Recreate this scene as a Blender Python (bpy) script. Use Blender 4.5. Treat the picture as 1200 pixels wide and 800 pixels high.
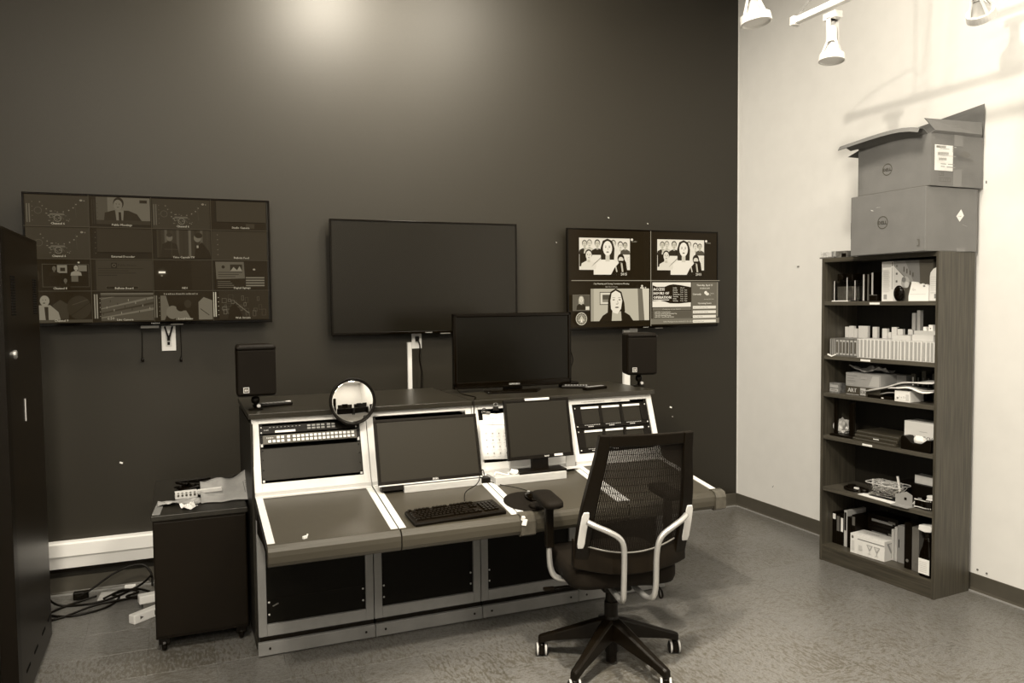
import bpy, bmesh, math, random
from mathutils import Vector, Matrix, Euler
random.seed(7)
PI = math.pi
S = bpy.context.scene
C = S.collection
for o in list(bpy.data.objects): bpy.data.objects.remove(o)

# ------------------------------------------------------------ camera, world, lights, exposure
cd = bpy.data.cameras.new('camera'); cam = bpy.data.objects.new('camera', cd); C.objects.link(cam)
cd.sensor_width = 36.0; cd.lens = 36.0 * 934.87 / 1200.0; cd.clip_end = 60; cd.clip_start = .05
_r = Vector((0.92273681, -0.38529357, -0.01027852)); _u = Vector((0.02907746, 0.04299624, 0.998652)); _b = _r.cross(_u)
cam.matrix_world = Matrix(((_r.x, _u.x, _b.x, -4.21239), (_r.y, _u.y, _b.y, -5.31025), (_r.z, _u.z, _b.z, 1.70530), (0, 0, 0, 1)))
S.camera = cam
w = bpy.data.worlds.new('world'); S.world = w; w.use_nodes = True
w.node_tree.nodes['Background'].inputs[0].default_value = (.02, .018, .014, 1); w.node_tree.nodes['Background'].inputs[1].default_value = 1
S.view_settings.view_transform = 'Standard'; S.view_settings.look = 'None'; S.view_settings.gamma = 1; S.view_settings.exposure = 0.0
S.view_settings.use_curve_mapping = False

def light(name, kind, loc, energy, size=.1, target=None, spot=None, blend=.6, size_y=None):
    d = bpy.data.lights.new(name, kind); d.energy = energy; d.color = (1, .91, .755)
    if kind == 'AREA':
        d.size = size
        if size_y: d.shape = 'RECTANGLE'; d.size_y = size_y
    else: d.shadow_soft_size = size
    if kind == 'SPOT': d.spot_size = math.radians(spot); d.spot_blend = blend
    o = bpy.data.objects.new(name, d); C.objects.link(o); o.location = loc
    if target is not None:
        o.rotation_euler = (Vector(target) - Vector(loc)).to_track_quat('-Z', 'Y').to_euler()
    return o
# ceiling luminaires over the middle and the back of the room
light('ceiling_light_a', 'AREA', (-1.7, -2.6, 4.3), 80, .5, (-1.7, -2.6, 0), size_y=.5)
light('ceiling_light_b', 'AREA', (-4.6, -4.4, 4.3), 165, .5, (-4.6, -4.4, 0), size_y=.5)
light('ceiling_light_c', 'AREA', (-2.0, -6.5, 4.3), 150, .8, (-2.0, -6.5, 0), size_y=.8)
light('ceiling_light_d', 'AREA', (-6.0, -7.0, 4.3), 90, .8, (-6.0, -7.0, 0), size_y=.8)
# track spots: one washing the dark wall, one across the right wall, one down on the floor by the chair; plus an added heater fill
light('wall_wash_lamp', 'SPOT', (-3.14, -1.05, 4.02), 250, .12, (-3.3, -.1, 3.0), spot=150, blend=1)
light('wall_wash_lamp_right', 'SPOT', (-2.2, -1.25, 4.1), 150, .3, (-2.1, -.1, 2.9), spot=150, blend=1)
light('heater_fill_spot', 'SPOT', (-4.55, -7.5, 3.5), 560, .35, (-4.55, 0, .25), spot=18, blend=.9)  # added fill behind the camera, only brightens the baseboard heater; no fixture there
light('side_wall_lamp', 'SPOT', (-4.0, -3.9, 3.62), 355, .045, (0, -2.5, .6), spot=98, blend=.4)
light('floor_lamp_light', 'SPOT', (-3.0, -3.5, 3.6), 600, .06, (-2.3, -2.8, 0), spot=50, blend=.9)

# ------------------------------------------------------------ materials
def mono(v):
    t = min(v / .15, 1.0)
    return (v * 1.05, v * 1.05 * (.82 + .17 * t), v * 1.05 * (.48 + .49 * t), 1)
def blk(v=.010): return (v * .34, v * .20, v * .06, 1)
_mats = {}
def M(key, col=.5, rough=.5, metal=0.0, noise=0.0, nscale=30.0, bump=0.0, bscale=200.0, black=False, coat=0.0, emit=0.0, spec=.5, stretch=None, alpha=None):
    if key in _mats: return _mats[key]
    m = bpy.data.materials.new(key); m.use_nodes = True
    nt = m.node_tree; b = nt.nodes['Principled BSDF']
    c = (blk(col) if black else mono(col))
    b.inputs['Base Color'].default_value = c
    b.inputs['Roughness'].default_value = rough; b.inputs['Metallic'].default_value = metal
    b.inputs['Specular IOR Level'].default_value = spec if not black else spec * .35
    if coat: b.inputs['Coat Weight'].default_value = coat; b.inputs['Coat Roughness'].default_value = .08
    tc = nt.nodes.new('ShaderNodeTexCoord'); src = tc.outputs['Object']
    if stretch:
        mp = nt.nodes.new('ShaderNodeMapping'); mp.inputs['Scale'].default_value = stretch; nt.links.new(src, mp.inputs['Vector']); src = mp.outputs[0]
    if noise:
        n = nt.nodes.new('ShaderNodeTexNoise'); n.inputs['Scale'].default_value = nscale; n.inputs['Detail'].default_value = 6; nt.links.new(src, n.inputs['Vector'])
        r = nt.nodes.new('ShaderNodeValToRGB'); e = r.color_ramp.elements
        e[0].position = .3; e[1].position = .7
        f = (1 - noise, 1 + noise)
        for k in (0, 1): e[k].color = (c[0] * f[k], c[1] * f[k], c[2] * f[k], 1)
        nt.links.new(n.outputs['Fac'], r.inputs[0]); nt.links.new(r.outputs[0], b.inputs['Base Color'])
    if bump:
        n2 = nt.nodes.new('ShaderNodeTexNoise'); n2.inputs['Scale'].default_value = bscale; nt.links.new(tc.outputs['Object'], n2.inputs['Vector'])
        bp = nt.nodes.new('ShaderNodeBump'); bp.inputs['Strength'].default_value = bump; bp.inputs['Distance'].default_value = .002
        nt.links.new(n2.outputs['Fac'], bp.inputs['Height']); nt.links.new(bp.outputs[0], b.inputs['Normal'])
    if emit:
        b.inputs['Emission Color'].default_value = c; b.inputs['Emission Strength'].default_value = emit
    if alpha is not None:
        b.inputs['Transmission Weight'].default_value = 1; b.inputs['IOR'].default_value = 1.2
    _mats[key] = m
    return m
def vcol_mat(key, emission):
    m = bpy.data.materials.new(key); m.use_nodes = True; nt = m.node_tree; b = nt.nodes['Principled BSDF']
    a = nt.nodes.new('ShaderNodeAttribute'); a.attribute_name = 'Col'
    if emission:
        b.inputs['Base Color'].default_value = blk(.012)
        nt.links.new(a.outputs['Color'], b.inputs['Emission Color']); b.inputs['Emission Strength'].default_value = 1; b.inputs['Specular IOR Level'].default_value = .12
        b.inputs['Roughness'].default_value = .2
    else:
        nt.links.new(a.outputs['Color'], b.inputs['Base Color']); b.inputs['Roughness'].default_value = .6
    return m
SCREEN = vcol_mat('screen_picture', True); PRINT = vcol_mat('printed_ink', False)
WALL = M('charcoal_wall_paint', .019, .47, noise=.05, nscale=60, bump=.25, bscale=260, spec=.42)
WHITEWALL = M('white_wall_paint', .74, .6, noise=.02, nscale=8, bump=.15, bscale=240)
CEIL = M('ceiling_white', .75, .9)
BASE = M('vinyl_cove_base', .07, .4, noise=.08, nscale=12)
BASELINE = M('pale_cove_edge', .26, .5)
BLACK = M('black_plastic', .011, .38, black=True, bump=.1, bscale=900)
SATIN = M('satin_black', .016, .5, black=True, noise=.1)
GLOSS = M('gloss_black', .009, .12, black=True)
SOFT = M('soft_black', .014, .75, black=True, bump=.4, bscale=600)
FABRIC = M('seat_fabric', .016, .85, black=True, noise=.2, nscale=300, bump=.5, bscale=900)
SILVER = M('silver_tube', .52, .33, metal=.75)
SILVERP = M('silver_plastic', .55, .4)
LAM = M('pale_frame_paint', .68, .45, noise=.03, nscale=14)
FRAME = M('shaded_frame_metal', .19, .42, noise=.07, nscale=20)  # lower frame metal, its colour also darkened for the shade below the desk
KICK = M('kick_plate_metal', .17, .38, noise=.12, nscale=9)
DESK = M('grey_desk_laminate', .05, .36, noise=.05, nscale=25, spec=.5)
DARKTOP = M('dark_top_laminate', .02, .3, noise=.06, nscale=20, spec=.6)
BUMP = M('bumper_vinyl', .045, .4)
PANEL = M('dark_panel', .004, .6, spec=.12, noise=.15, nscale=40)
RACKGREY = M('rack_unit_grey', .07, .45)
BLANK = M('rack_blank_grey', .016, .5, spec=.3, noise=.05)
SCRDARK = M('switched_off_screen', .008, .22, spec=.3)
SCRGREY = M('grey_matte_screen', .014, .42, spec=.25)
WHITEP = M('white_plastic', .78, .4)
PAPER = M('white_paper', .82, .8)
PAPER2 = M('cream_paper', .62, .8, noise=.06)
GREYP = M('grey_paper', .3, .75, noise=.1)
CARD = M('brown_cardboard', .16, .8, noise=.06, nscale=9, bump=.2, bscale=120)
CARD2 = M('light_cardboard', .26, .8, noise=.08, nscale=9)
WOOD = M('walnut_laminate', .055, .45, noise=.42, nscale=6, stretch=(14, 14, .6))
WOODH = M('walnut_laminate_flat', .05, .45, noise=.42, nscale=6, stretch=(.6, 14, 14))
WOODIN = M('walnut_inner_shaded', .010, .5, noise=.35, nscale=6, stretch=(14, 14, .6))  # walnut of the back panel, with the shelf's inner shade put into the colour
DARKWOOD = M('dark_side_panel', .012, .45, noise=.3, nscale=5, stretch=(8, 8, .5))
RUBBER = M('pale_caster_tread', .4, .55)
MIRROR = M('mirror_glass', .92, .02, metal=1)
CLEAR = M('clear_plastic', .9, .08, alpha=1)
LAMPW = M('white_enamel', .8, .35)
LABELW = M('label_white', .8, .6)
MIDG = M('mid_grey_plastic', .12, .5)

# tile floor: streaky marbled vinyl, turned a quarter from tile to tile
def floor_material():
    m = bpy.data.materials.new('marbled_floor_vinyl'); m.use_nodes = True; nt = m.node_tree; N = nt.nodes; L = nt.links
    b = N['Principled BSDF']; b.inputs['Roughness'].default_value = .34
    g = N.new('ShaderNodeNewGeometry'); oi = N.new('ShaderNodeObjectInfo')
    def noise(scale, detail, st, rot=0):
        mp = N.new('ShaderNodeMapping'); mp.inputs['Scale'].default_value = st; mp.inputs['Rotation'].default_value = (0, 0, rot)
        L.new(g.outputs['Position'], mp.inputs['Vector'])
        n = N.new('ShaderNodeTexNoise'); n.inputs['Scale'].default_value = scale; n.inputs['Detail'].default_value = detail; n.inputs['Roughness'].default_value = .65
        L.new(mp.outputs[0], n.inputs['Vector']); return n.outputs['Fac']
    a = noise(42, 8, (.5, 1.9, 1), .5); c = noise(42, 8, (1.8, .55, 1), .3); d = noise(1.1, 2, (1, 1, 1)); f = noise(190, 3, (.6, 1.6, 1), .3)
    gt = N.new('ShaderNodeMath'); gt.operation = 'GREATER_THAN'; gt.inputs[1].default_value = .5; L.new(oi.outputs['Random'], gt.inputs[0])
    mx = N.new('ShaderNodeMix'); L.new(gt.outputs[0], mx.inputs[0]); L.new(a, mx.inputs[2]); L.new(c, mx.inputs[3])
    def mad(x, k, y, kk=None):
        q = N.new('ShaderNodeMath'); q.operation = 'MULTIPLY_ADD'; q.inputs[1].default_value = k; L.new(x, q.inputs[0])
        if kk is None: L.new(y, q.inputs[2])
        else: q.inputs[2].default_value = kk
        return q.outputs[0]
    v = mad(d, .30, mx.outputs[0]); v = mad(f, .60, v); v = mad(oi.outputs['Random'], .06, v)
    r = N.new('ShaderNodeValToRGB'); e = r.color_ramp.elements
    e[0].position = .76; e[0].color = mono(.040); e[1].position = 1.26; e[1].color = mono(.19)
    k = r.color_ramp.elements.new(1.0); k.color = mono(.082)
    mr = N.new('ShaderNodeMapRange'); mr.inputs['From Min'].default_value = 0; mr.inputs['From Max'].default_value = 1.6
    L.new(v, mr.inputs['Value'])
    for q in r.color_ramp.elements: q.position = q.position / 1.6
    L.new(mr.outputs[0], r.inputs[0]); L.new(r.outputs[0], b.inputs['Base Color'])
    bp = N.new('ShaderNodeBump'); bp.inputs['Strength'].default_value = .12; bp.inputs['Distance'].default_value = .002; L.new(v, bp.inputs['Height']); L.new(bp.outputs[0], b.inputs['Normal'])
    return m
FLOOR = floor_material()

# ------------------------------------------------------------ object helpers
def tag(o, label=None, cat=None, group=None, kind=None):
    if label: o['label'] = label
    if cat: o['category'] = cat
    if group: o['group'] = group
    if kind: o['kind'] = kind
    return o
def thing(name, label, cat, loc=(0, 0, 0), rot=(0, 0, 0), group=None):
    o = bpy.data.objects.new(name, None); o.empty_display_size = .1; C.objects.link(o)
    o.location = loc; o.rotation_euler = rot
    return tag(o, label, cat, group)
class MB:
    def __init__(s): s.bm = bmesh.new()
    def box(s, x0, x1, y0, y1, z0, z1, mi=0):
        c = Vector(((x0 + x1) / 2, (y0 + y1) / 2, (z0 + z1) / 2))
        return s.rbox(c, (abs(x1 - x0), abs(y1 - y0), abs(z1 - z0)), (0, 0, 0), mi)
    def rbox(s, c, size, rot=(0, 0, 0), mi=0):
        R = Euler(rot).to_matrix(); vs = []
        for dx in (-.5, .5):
            for dy in (-.5, .5):
                for dz in (-.5, .5):
                    vs.append(s.bm.verts.new(Vector(c) + R @ Vector((dx * size[0], dy * size[1], dz * size[2]))))
        for f in ((0, 1, 3, 2), (4, 6, 7, 5), (0, 4, 5, 1), (2, 3, 7, 6), (0, 2, 6, 4), (1, 5, 7, 3)):
            q = s.bm.faces.new([vs[i] for i in f]); q.material_index = mi
        return s
    def loft(s, rings, caps=True, mi=0, close=True):
        V = [[s.bm.verts.new(Vector(p)) for p in r] for r in rings]; n = len(V[0])
        for a, b in zip(V[:-1], V[1:]):
            for i in range(n if close else n - 1):
                j = (i + 1) % n
                try: s.bm.faces.new((a[i], a[j], b[j], b[i])).material_index = mi
                except ValueError: pass
        if caps and close:
            s.bm.faces.new(list(reversed(V[0]))).material_index = mi; s.bm.faces.new(V[-1]).material_index = mi
        return s
    def cyl(s, p0, p1, r, n=16, r2=None, mi=0):
        return s.tube([p0, p1], r, n, r2=r2, mi=mi)
    def tube(s, pts, r, n=8, r2=None, mi=0):
        pts = [Vector(p) for p in pts]; rings = []; prev = None
        for i, p in enumerate(pts):
            t = (pts[min(i + 1, len(pts) - 1)] - pts[max(i - 1, 0)]).normalized()
            if prev is None:
                a = t.orthogonal().normalized()
            else:
                a = (prev - t * prev.dot(t)).normalized()
            prev = a; b = t.cross(a)
            rr = r if r2 is None else r + (r2 - r) * i / (len(pts) - 1)
            rings.append([p + (a * math.cos(2 * PI * k / n) + b * math.sin(2 * PI * k / n)) * rr for k in range(n)])
        return s.loft(rings, mi=mi)
    def lathe(s, prof, c=(0, 0, 0), n=24, mi=0, axis='Z'):
        rings = []
        for r, z in prof:
            ring = []
            for k in range(n):
                a = 2 * PI * k / n; x, y = max(r, 1e-4) * math.cos(a), max(r, 1e-4) * math.sin(a)
                v = Vector((x, y, z)) if axis == 'Z' else (Vector((x, -z, y)) if axis == 'Y' else Vector((z, x, y)))
                ring.append(Vector(c) + v)
            rings.append(ring)
        return s.loft(rings, mi=mi)
    def prism(s, poly, axis, a, b, mi=0):
        def P(u, v, t): return {'X': (t, u, v), 'Y': (u, t, v), 'Z': (u, v, t)}[axis]
        return s.loft([[P(u, v, a) for u, v in poly], [P(u, v, b) for u, v in poly]], mi=mi)
    def build(s, name, mat, parent=None, bevel=0, smooth=False, seg=2, loc=None, rot=None, sub=0, solid=0):
        bmesh.ops.recalc_face_normals(s.bm, faces=s.bm.faces[:])
        me = bpy.data.meshes.new(name); s.bm.to_mesh(me); s.bm.free()
        for m in (mat if isinstance(mat, (list, tuple)) else [mat]): me.materials.append(m)
        if smooth: me.shade_smooth()
        o = bpy.data.objects.new(name, me); C.objects.link(o)
        if parent: o.parent = parent
        if loc: o.location = loc
        if rot: o.rotation_euler = rot
        if solid:
            q = o.modifiers.new('Solid', 'SOLIDIFY'); q.thickness = solid; q.offset = 0
        if bevel:
            q = o.modifiers.new('Bevel', 'BEVEL'); q.width = bevel; q.segments = seg; q.limit_method = 'ANGLE'; q.angle_limit = math.radians(40)
            if seg > 1: q.harden_normals = False
        if sub:
            q = o.modifiers.new('Sub', 'SUBSURF'); q.levels = sub; q.render_levels = sub
        return o
def B(name, mat, parent, x0, x1, y0, y1, z0, z1, bevel=0, **k): return MB().box(x0, x1, y0, y1, z0, z1).build(name, mat, parent, bevel, **k)
def curve_pts(pts, n=6):
    pts = [Vector(p) for p in pts]; out = []
    for i in range(len(pts) - 1):
        p0 = pts[max(i - 1, 0)]; p1 = pts[i]; p2 = pts[i + 1]; p3 = pts[min(i + 2, len(pts) - 1)]
        for k in range(n):
            t = k / n
            out.append(.5 * ((2 * p1) + (-p0 + p2) * t + (2 * p0 - 5 * p1 + 4 * p2 - p3) * t * t + (-p0 + 3 * p1 - 3 * p2 + p3) * t ** 3))
    out.append(pts[-1]); return out
def cable(name, pts, r, mat, label=None, cat='cable', parent=None, group=None, n=6):
    o = MB().tube(curve_pts(pts, 8), r, n).build(name, mat, parent, smooth=True)
    if label: tag(o, label, cat, group)
    return o
def clone(o, parent=None):
    c = o.copy(); C.objects.link(c)
    if parent: c.parent = parent
    for ch in list(o.children): clone(ch, c)
    return c

# flat print and screen pictures: polygons in a local x-z plane, facing -y, with display greys
def srgb2lin(c): return c / 12.92 if c <= .04045 else ((c + .055) / 1.055) ** 2.4
ANCH = [(0, (26, 19, 8)), (.2, (58, 52, 40)), (.48, (130, 122, 104)), (.76, (200, 190, 165)), (1, (250, 238, 215))]
def disp(g):
    g = max(0, min(1, g))
    for (a, ca), (b, cb) in zip(ANCH[:-1], ANCH[1:]):
        if g <= b:
            t = (g - a) / (b - a); return tuple(srgb2lin((x + (y - x) * t) / 255) for x, y in zip(ca, cb)) + (1,)
    return tuple(srgb2lin(x / 255) for x in ANCH[-1][1]) + (1,)
_font = {}
def text_geo(body, size, align):
    k = (body, align)
    if k not in _font:
        cu = bpy.data.curves.new('t', 'FONT'); cu.body = body; cu.size = 1; cu.resolution_u = 1; cu.align_x = align
        o = bpy.data.objects.new('t', cu); C.objects.link(o)
        dg = bpy.context.evaluated_depsgraph_get(); me = bpy.data.meshes.new_from_object(o.evaluated_get(dg))
        _font[k] = ([tuple(v.co) for v in me.vertices], [tuple(p.vertices) for p in me.polygons])
        bpy.data.objects.remove(o); bpy.data.curves.remove(cu); bpy.data.meshes.remove(me)
    return _font[k]
class Paint:
    """flat shapes of one picture or print; emission for screens, ink colours for paper"""
    def __init__(s, emission=False, step=.00012, dim=1.0): s.v = []; s.f = []; s.c = []; s.l = 0; s.em = emission; s.step = step; s.dim = dim
    def _col(s, g): return disp(g * s.dim) if s.em else mono(max(.012, g * .82))
    def poly(s, pts, g):
        s.l += 1; b = len(s.v); y = -s.l * s.step
        s.v += [(p[0], y, p[1]) for p in pts]; s.f.append(tuple(range(b, b + len(pts)))); s.c.append(s._col(g)); return s
    def rect(s, x0, z0, x1, z1, g): return s.poly([(x0, z0), (x1, z0), (x1, z1), (x0, z1)], g)
    def line(s, x0, z0, x1, z1, wd, g):
        d = Vector((x1 - x0, z1 - z0)); n = Vector((-d.y, d.x)).normalized() * wd / 2
        return s.poly([(x0 - n.x, z0 - n.y), (x1 - n.x, z1 - n.y), (x1 + n.x, z1 + n.y), (x0 + n.x, z0 + n.y)], g)
    def frame(s, x0, z0, x1, z1, wd, g):
        s.rect(x0, z0, x1, z0 + wd, g); s.rect(x0, z1 - wd, x1, z1, g); s.rect(x0, z0, x0 + wd, z1, g); return s.rect(x1 - wd, z0, x1, z1, g)
    def ell(s, cx, cz, rx, rz, g, n=18): return s.poly([(cx + rx * math.cos(2 * PI * k / n), cz + rz * math.sin(2 * PI * k / n)) for k in range(n)], g)
    def ring(s, cx, cz, r, wd, g, n=28):
        s.l += 1; y = -s.l * s.step
        for k in range(n):
            a, b = 2 * PI * k / n, 2 * PI * (k + 1) / n; q = len(s.v)
            for rr, t in ((r, a), (r, b), (r - wd, b), (r - wd, a)): s.v.append((cx + rr * math.cos(t), y, cz + rr * math.sin(t)))
            s.f.append((q, q + 1, q + 2, q + 3)); s.c.append(s._col(g))
        return s
    def text(s, body, x, z, size, g, align='CENTER', sx=1.0, bold=0):
        s.l += 1; y = -s.l * s.step; V, F = text_geo(body, size, align)
        for ox in ((0,) if not bold else (-bold, bold)):
            b = len(s.v)
            s.v += [(x + ox + p[0] * size * sx, y, z + p[1] * size) for p in V]
            for f in F: s.f.append(tuple(i + b for i in f)); s.c.append(s._col(g))
        return s
    def dashes(s, x, z, h, n, g, w=None):
        # an unreadable line of small print, as short strokes of uneven length
        w = w or h * .9
        for k in range(n):
            q = w * (.55 + .4 * ((k * 7) % 5) / 5); s.rect(x + k * w * 1.25, z, x + k * w * 1.25 + q, z + h * (.8 if k % 3 else 1), g)
        return s
    def person(s, cx, z0, h, face=.8, hair=.1, coat=.1, style='short', w=1.0):
        # head-and-shoulders figure, h tall from the lower edge of its picture
        r = h * .2 * w; hz = z0 + h * .72
        s.poly([(cx - h * .48 * w, z0), (cx - h * .42 * w, z0 + h * .30), (cx - h * .15 * w, z0 + h * .43), (cx + h * .15 * w, z0 + h * .43), (cx + h * .42 * w, z0 + h * .30), (cx + h * .48 * w, z0)], coat)
        if style == 'long': s.poly([(cx - r * 1.25, hz - r * 1.9), (cx - r * 1.35, hz), (cx - r * .9, hz + r * 1.25), (cx, hz + r * 1.62), (cx + r * .9, hz + r * 1.25), (cx + r * 1.35, hz), (cx + r * 1.25, hz - r * 1.9)], hair)
        elif hair is not None: s.ell(cx, hz + r * .35, r * 1.08, r * 1.25, hair)
        s.poly([(cx - r * .4, z0 + h * .36), (cx - r * .38, hz - r * .6), (cx + r * .38, hz - r * .6), (cx + r * .4, z0 + h * .36)], face * .85)
        s.ell(cx, hz, r * .88, r * 1.22, face)
        d = face * .35
        for k in (-1, 1):
            s.ell(cx + k * r * .36, hz + r * .16, r * .15, r * .08, d, 8); s.line(cx + k * r * .2, hz + r * .38, cx + k * r * .52, hz + r * .40, r * .08, d)
        s.line(cx + r * .04, hz + r * .1, cx + r * .1, hz - r * .28, r * .07, face * .6)
        s.ell(cx, hz - r * .62, r * .27, r * .1, d, 10)
        return s
    def build(s, name, parent, loc=(0, 0, 0), rot=(0, 0, 0), label=None):
        me = bpy.data.meshes.new(name); me.from_pydata(s.v, [], s.f)
        a = me.color_attributes.new('Col', 'FLOAT_COLOR', 'CORNER'); i = 0; dat = []
        for p, c in zip(me.polygons, s.c): dat += list(c) * len(p.vertices)
        a.data.foreach_set('color', dat)
        # all faces look towards -y
        bm = bmesh.new(); bm.from_mesh(me)
        bm.normal_update()
        for f in bm.faces:
            if f.normal.y > 0: f.normal_flip()
        bm.to_mesh(me); bm.free()
        me.materials.append(SCREEN if s.em else PRINT)
        o = bpy.data.objects.new(name, me); C.objects.link(o); o.parent = parent; o.location = loc; o.rotation_euler = rot
        if label: o['label'] = label
        return o

# ------------------------------------------------------------ room shell
RX, LX, BY, FY, CZ = 0.0, -7.6, 0.0, -9.2, 4.4
def struct(o, **k): o['kind'] = 'structure'; return o
struct(B('wall_back', WALL, None, LX - .1, RX, BY, BY + .1, 0, CZ))
struct(B('wall_right', WHITEWALL, None, RX, RX + .1, FY, BY + .1, 0, CZ))
struct(B('wall_left', WHITEWALL, None, LX - .1, LX, FY, BY, 0, CZ))
struct(B('wall_front', WHITEWALL, None, LX - .1, RX + .1, FY - .1, FY, 0, CZ))
struct(B('ceiling', CEIL, None, LX - .1, RX + .1, FY - .1, BY + .1, CZ, CZ + .1))
floor = struct(B('floor', M('floor_screed', .1, .8), None, LX - .1, RX + .1, FY - .1, BY + .1, -.1, -.004))
T = .305
tile_me = None; x_lines = [-1.96 + T * k for k in range(-11, 7)]; y_lines = [-1.95 + T * k for k in range(-4, 7)]
for xa in x_lines:
    for ya in y_lines:
        x0, x1, y0, y1 = xa, min(xa + T, 0), ya, min(ya + T, 0)
        if x1 - x0 < .01 or y1 - y0 < .01: continue
        full = abs(x1 - x0 - T) < 1e-4 and abs(y1 - y0 - T) < 1e-4
        if full and tile_me:
            o = bpy.data.objects.new('floor_tile', tile_me); C.objects.link(o)
        else:
            m = MB(); g = .0001; e = .0006; wx, wy = x1 - x0, y1 - y0
            m.loft([[(g, g, -.004), (wx - g, g, -.004), (wx - g, wy - g, -.004), (g, wy - g, -.004)], [(g, g, -.0008), (wx - g, g, -.0008), (wx - g, wy - g, -.0008), (g, wy - g, -.0008)],
                    [(g + e, g + e, 0), (wx - g - e, g + e, 0), (wx - g - e, wy - g - e, 0), (g + e, wy - g - e, 0)]])
            o = m.build('floor_tile', FLOOR, None)
            if full: tile_me = o.data
        o.parent = floor; o.location = (x0, y0, 0)
yf = y_lines[0]; xf = x_lines[0]
m = MB()
ny = int((yf - FY) / T) + 1; nx = int((0 - LX) / T) + 1
for i in range(-19, 7):
    for j in range(-24, 7):
        x0 = -1.96 + T * i; y0 = -1.95 + T * j
        if (x0 >= xf - 1e-4 and y0 >= yf - 1e-4) or x0 < LX - T or y0 < FY - T: continue
        m.box(max(x0 + .001, LX), min(x0 + T - .001, 0), max(y0 + .001, FY), min(y0 + T - .001, 0), -.004, 0)
o = m.build('floor_tile_field', FLOOR, floor); o['kind'] = 'stuff'
# cove base with its pale foot
def cove(name, ax, a, b, mat):
    m = MB(); prof = [(0, 0), (.018, 0), (.010, .006), (.006, .016), (.005, .1), (.003, .1016), (0, .1016)]
    if ax == 'X': m.prism([(-u, v) for u, v in prof], 'X', a, b)
    else: m.prism([(-u, v) for u, v in prof], 'Y', a, b)
    return struct(m.build(name, mat))
cove('baseboard_back', 'X', -7.5, -.006, BASE); cove('baseboard_right', 'Y', -9.1, -.006, BASE)
struct(B('trim_1', BASELINE, None, -7.5, -.03, -.03, -.017, 0, .006)); struct(B('trim_2', BASELINE, None, -.03, -.017, -9.1, -.03, 0, .006))
struct(B('trim_3', LAM, None, -.004, 0, -.004, 0, .1016, CZ))

# baseboard heater along the dark wall
t = thing('baseboard_heater', 'long white baseboard heater low on the dark wall behind the rolling cabinet', 'heater', (-4.62, 0, .165))
m = MB(); m.prism([(0, 0), (-.055, .002), (-.062, .06), (-.062, .075), (-.072, .08), (-.072, .145), (-.055, .155), (0, .155)], 'X', -.75, .66); m.build('cover', M('heater_enamel', .88, .45), t, .002)
B('front_flap', M('heater_enamel', .88, .45), t, -.75, .66, -.078, -.073, .078, .15, .001)
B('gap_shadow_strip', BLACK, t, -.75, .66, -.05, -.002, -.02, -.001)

# ------------------------------------------------------------ wall televisions
def tv(label, x, z, wd, ht, paint=None, y=-.085, mat=SCRDARK, rot=(0, 0, 0)):
    t = thing('wall_television', label, 'television', (x + wd / 2, y, z + ht / 2), rot, None)
    a, h = wd / 2, ht / 2; bz = .011
    m = MB()
    m.box(-a, a, 0, .03, h - bz, h); m.box(-a, a, 0, .03, -h, -h + bz * 1.5); m.box(-a, -a + bz, 0, .03, -h + bz * 1.5, h - bz); m.box(a - bz, a, 0, .03, -h + bz * 1.5, h - bz)
    m.build('bezel', GLOSS, t, .002)
    B('screen', mat, t, -a + bz, a - bz, .004, .02, -h + bz * 1.5, h - bz)
    B('rear_housing', BLACK, t, -a * .96, a * .96, .02, .05, -h * .97, h * .97, .006)
    B('wall_bracket', SATIN, t, -.25, .25, .05, -y - .001, -.2, .2, .004)
    B('sensor_bar', MIDG, t, .08, .15, -.003, .0, -h - .006, -h + .001, .001)
    Paint(step=.0004).dashes(-.025, -h + .004, .006, 7, .5).build('brand_lettering', t, (0, -.0005, 0))
    if paint: paint.build('picture', t, (-a + bz, .0035, -h + bz * 1.5))
    return t
# left wall display: sixteen pictures in a four by four grid, dim
W, H = 1.33 - .022, .76 - .0275
def meters(P, x, z, h, g=.32, tall=.6):
    for k in range(2): P.rect(x + .006 + k * .012, z + .02, x + .012 + k * .012, z + .02 + h * tall, g)
    for k in range(5): P.rect(x + .034, z + .03 + k * .026, x + .038, z + .034 + k * .026, g)
def seats(P, x, z, w, h):
    P.rect(x, z, x + w, z + h, .155)
    rr = random.Random(4)
    for k in range(9):
        a = PI * (.08 + .1 * k); P.ell(x + w * .52 - w * .30 * math.cos(a) * (1.0), z + h * (.88 - .42 * math.sin(a)), .004, .004, .30 + .1 * rr.random(), 6)
    for k in range(22):
        a_, b_ = x + w * (.30 + .38 * rr.random()), z + h * (.16 + .34 * rr.random()); P.rect(a_, b_, a_ + .003 + .006 * rr.random(), b_ + .002 + .003 * rr.random(), .22 + .2 * rr.random())
    P.poly([(x + w * .36, z + h * .36), (x + w * .62, z + h * .36), (x + w * .60, z + h * .42), (x + w * .39, z + h * .42)], .30); P.ring(x + w * .5, z + h * .26, .020, .004, .36, 12); P.line(x + w * .42, z + h * .34, x + w * .50, z + h * .20, .003, .34); P.line(x + w * .56, z + h * .34, x + w * .60, z + h * .22, .003, .26)
    P.ring(x + w * .2, z + h * .5, .02, .003, .26, 12); P.ell(x + w * .88, z + h * .86, .008, .006, .42, 8); P.rect(x + w * .92, z + h * .83, x + w * .94, z + h * .87, .36)
    P.line(x + w * .8, z + h * .3, x + w * .78, z + h * .8, .002, .22)
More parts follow.
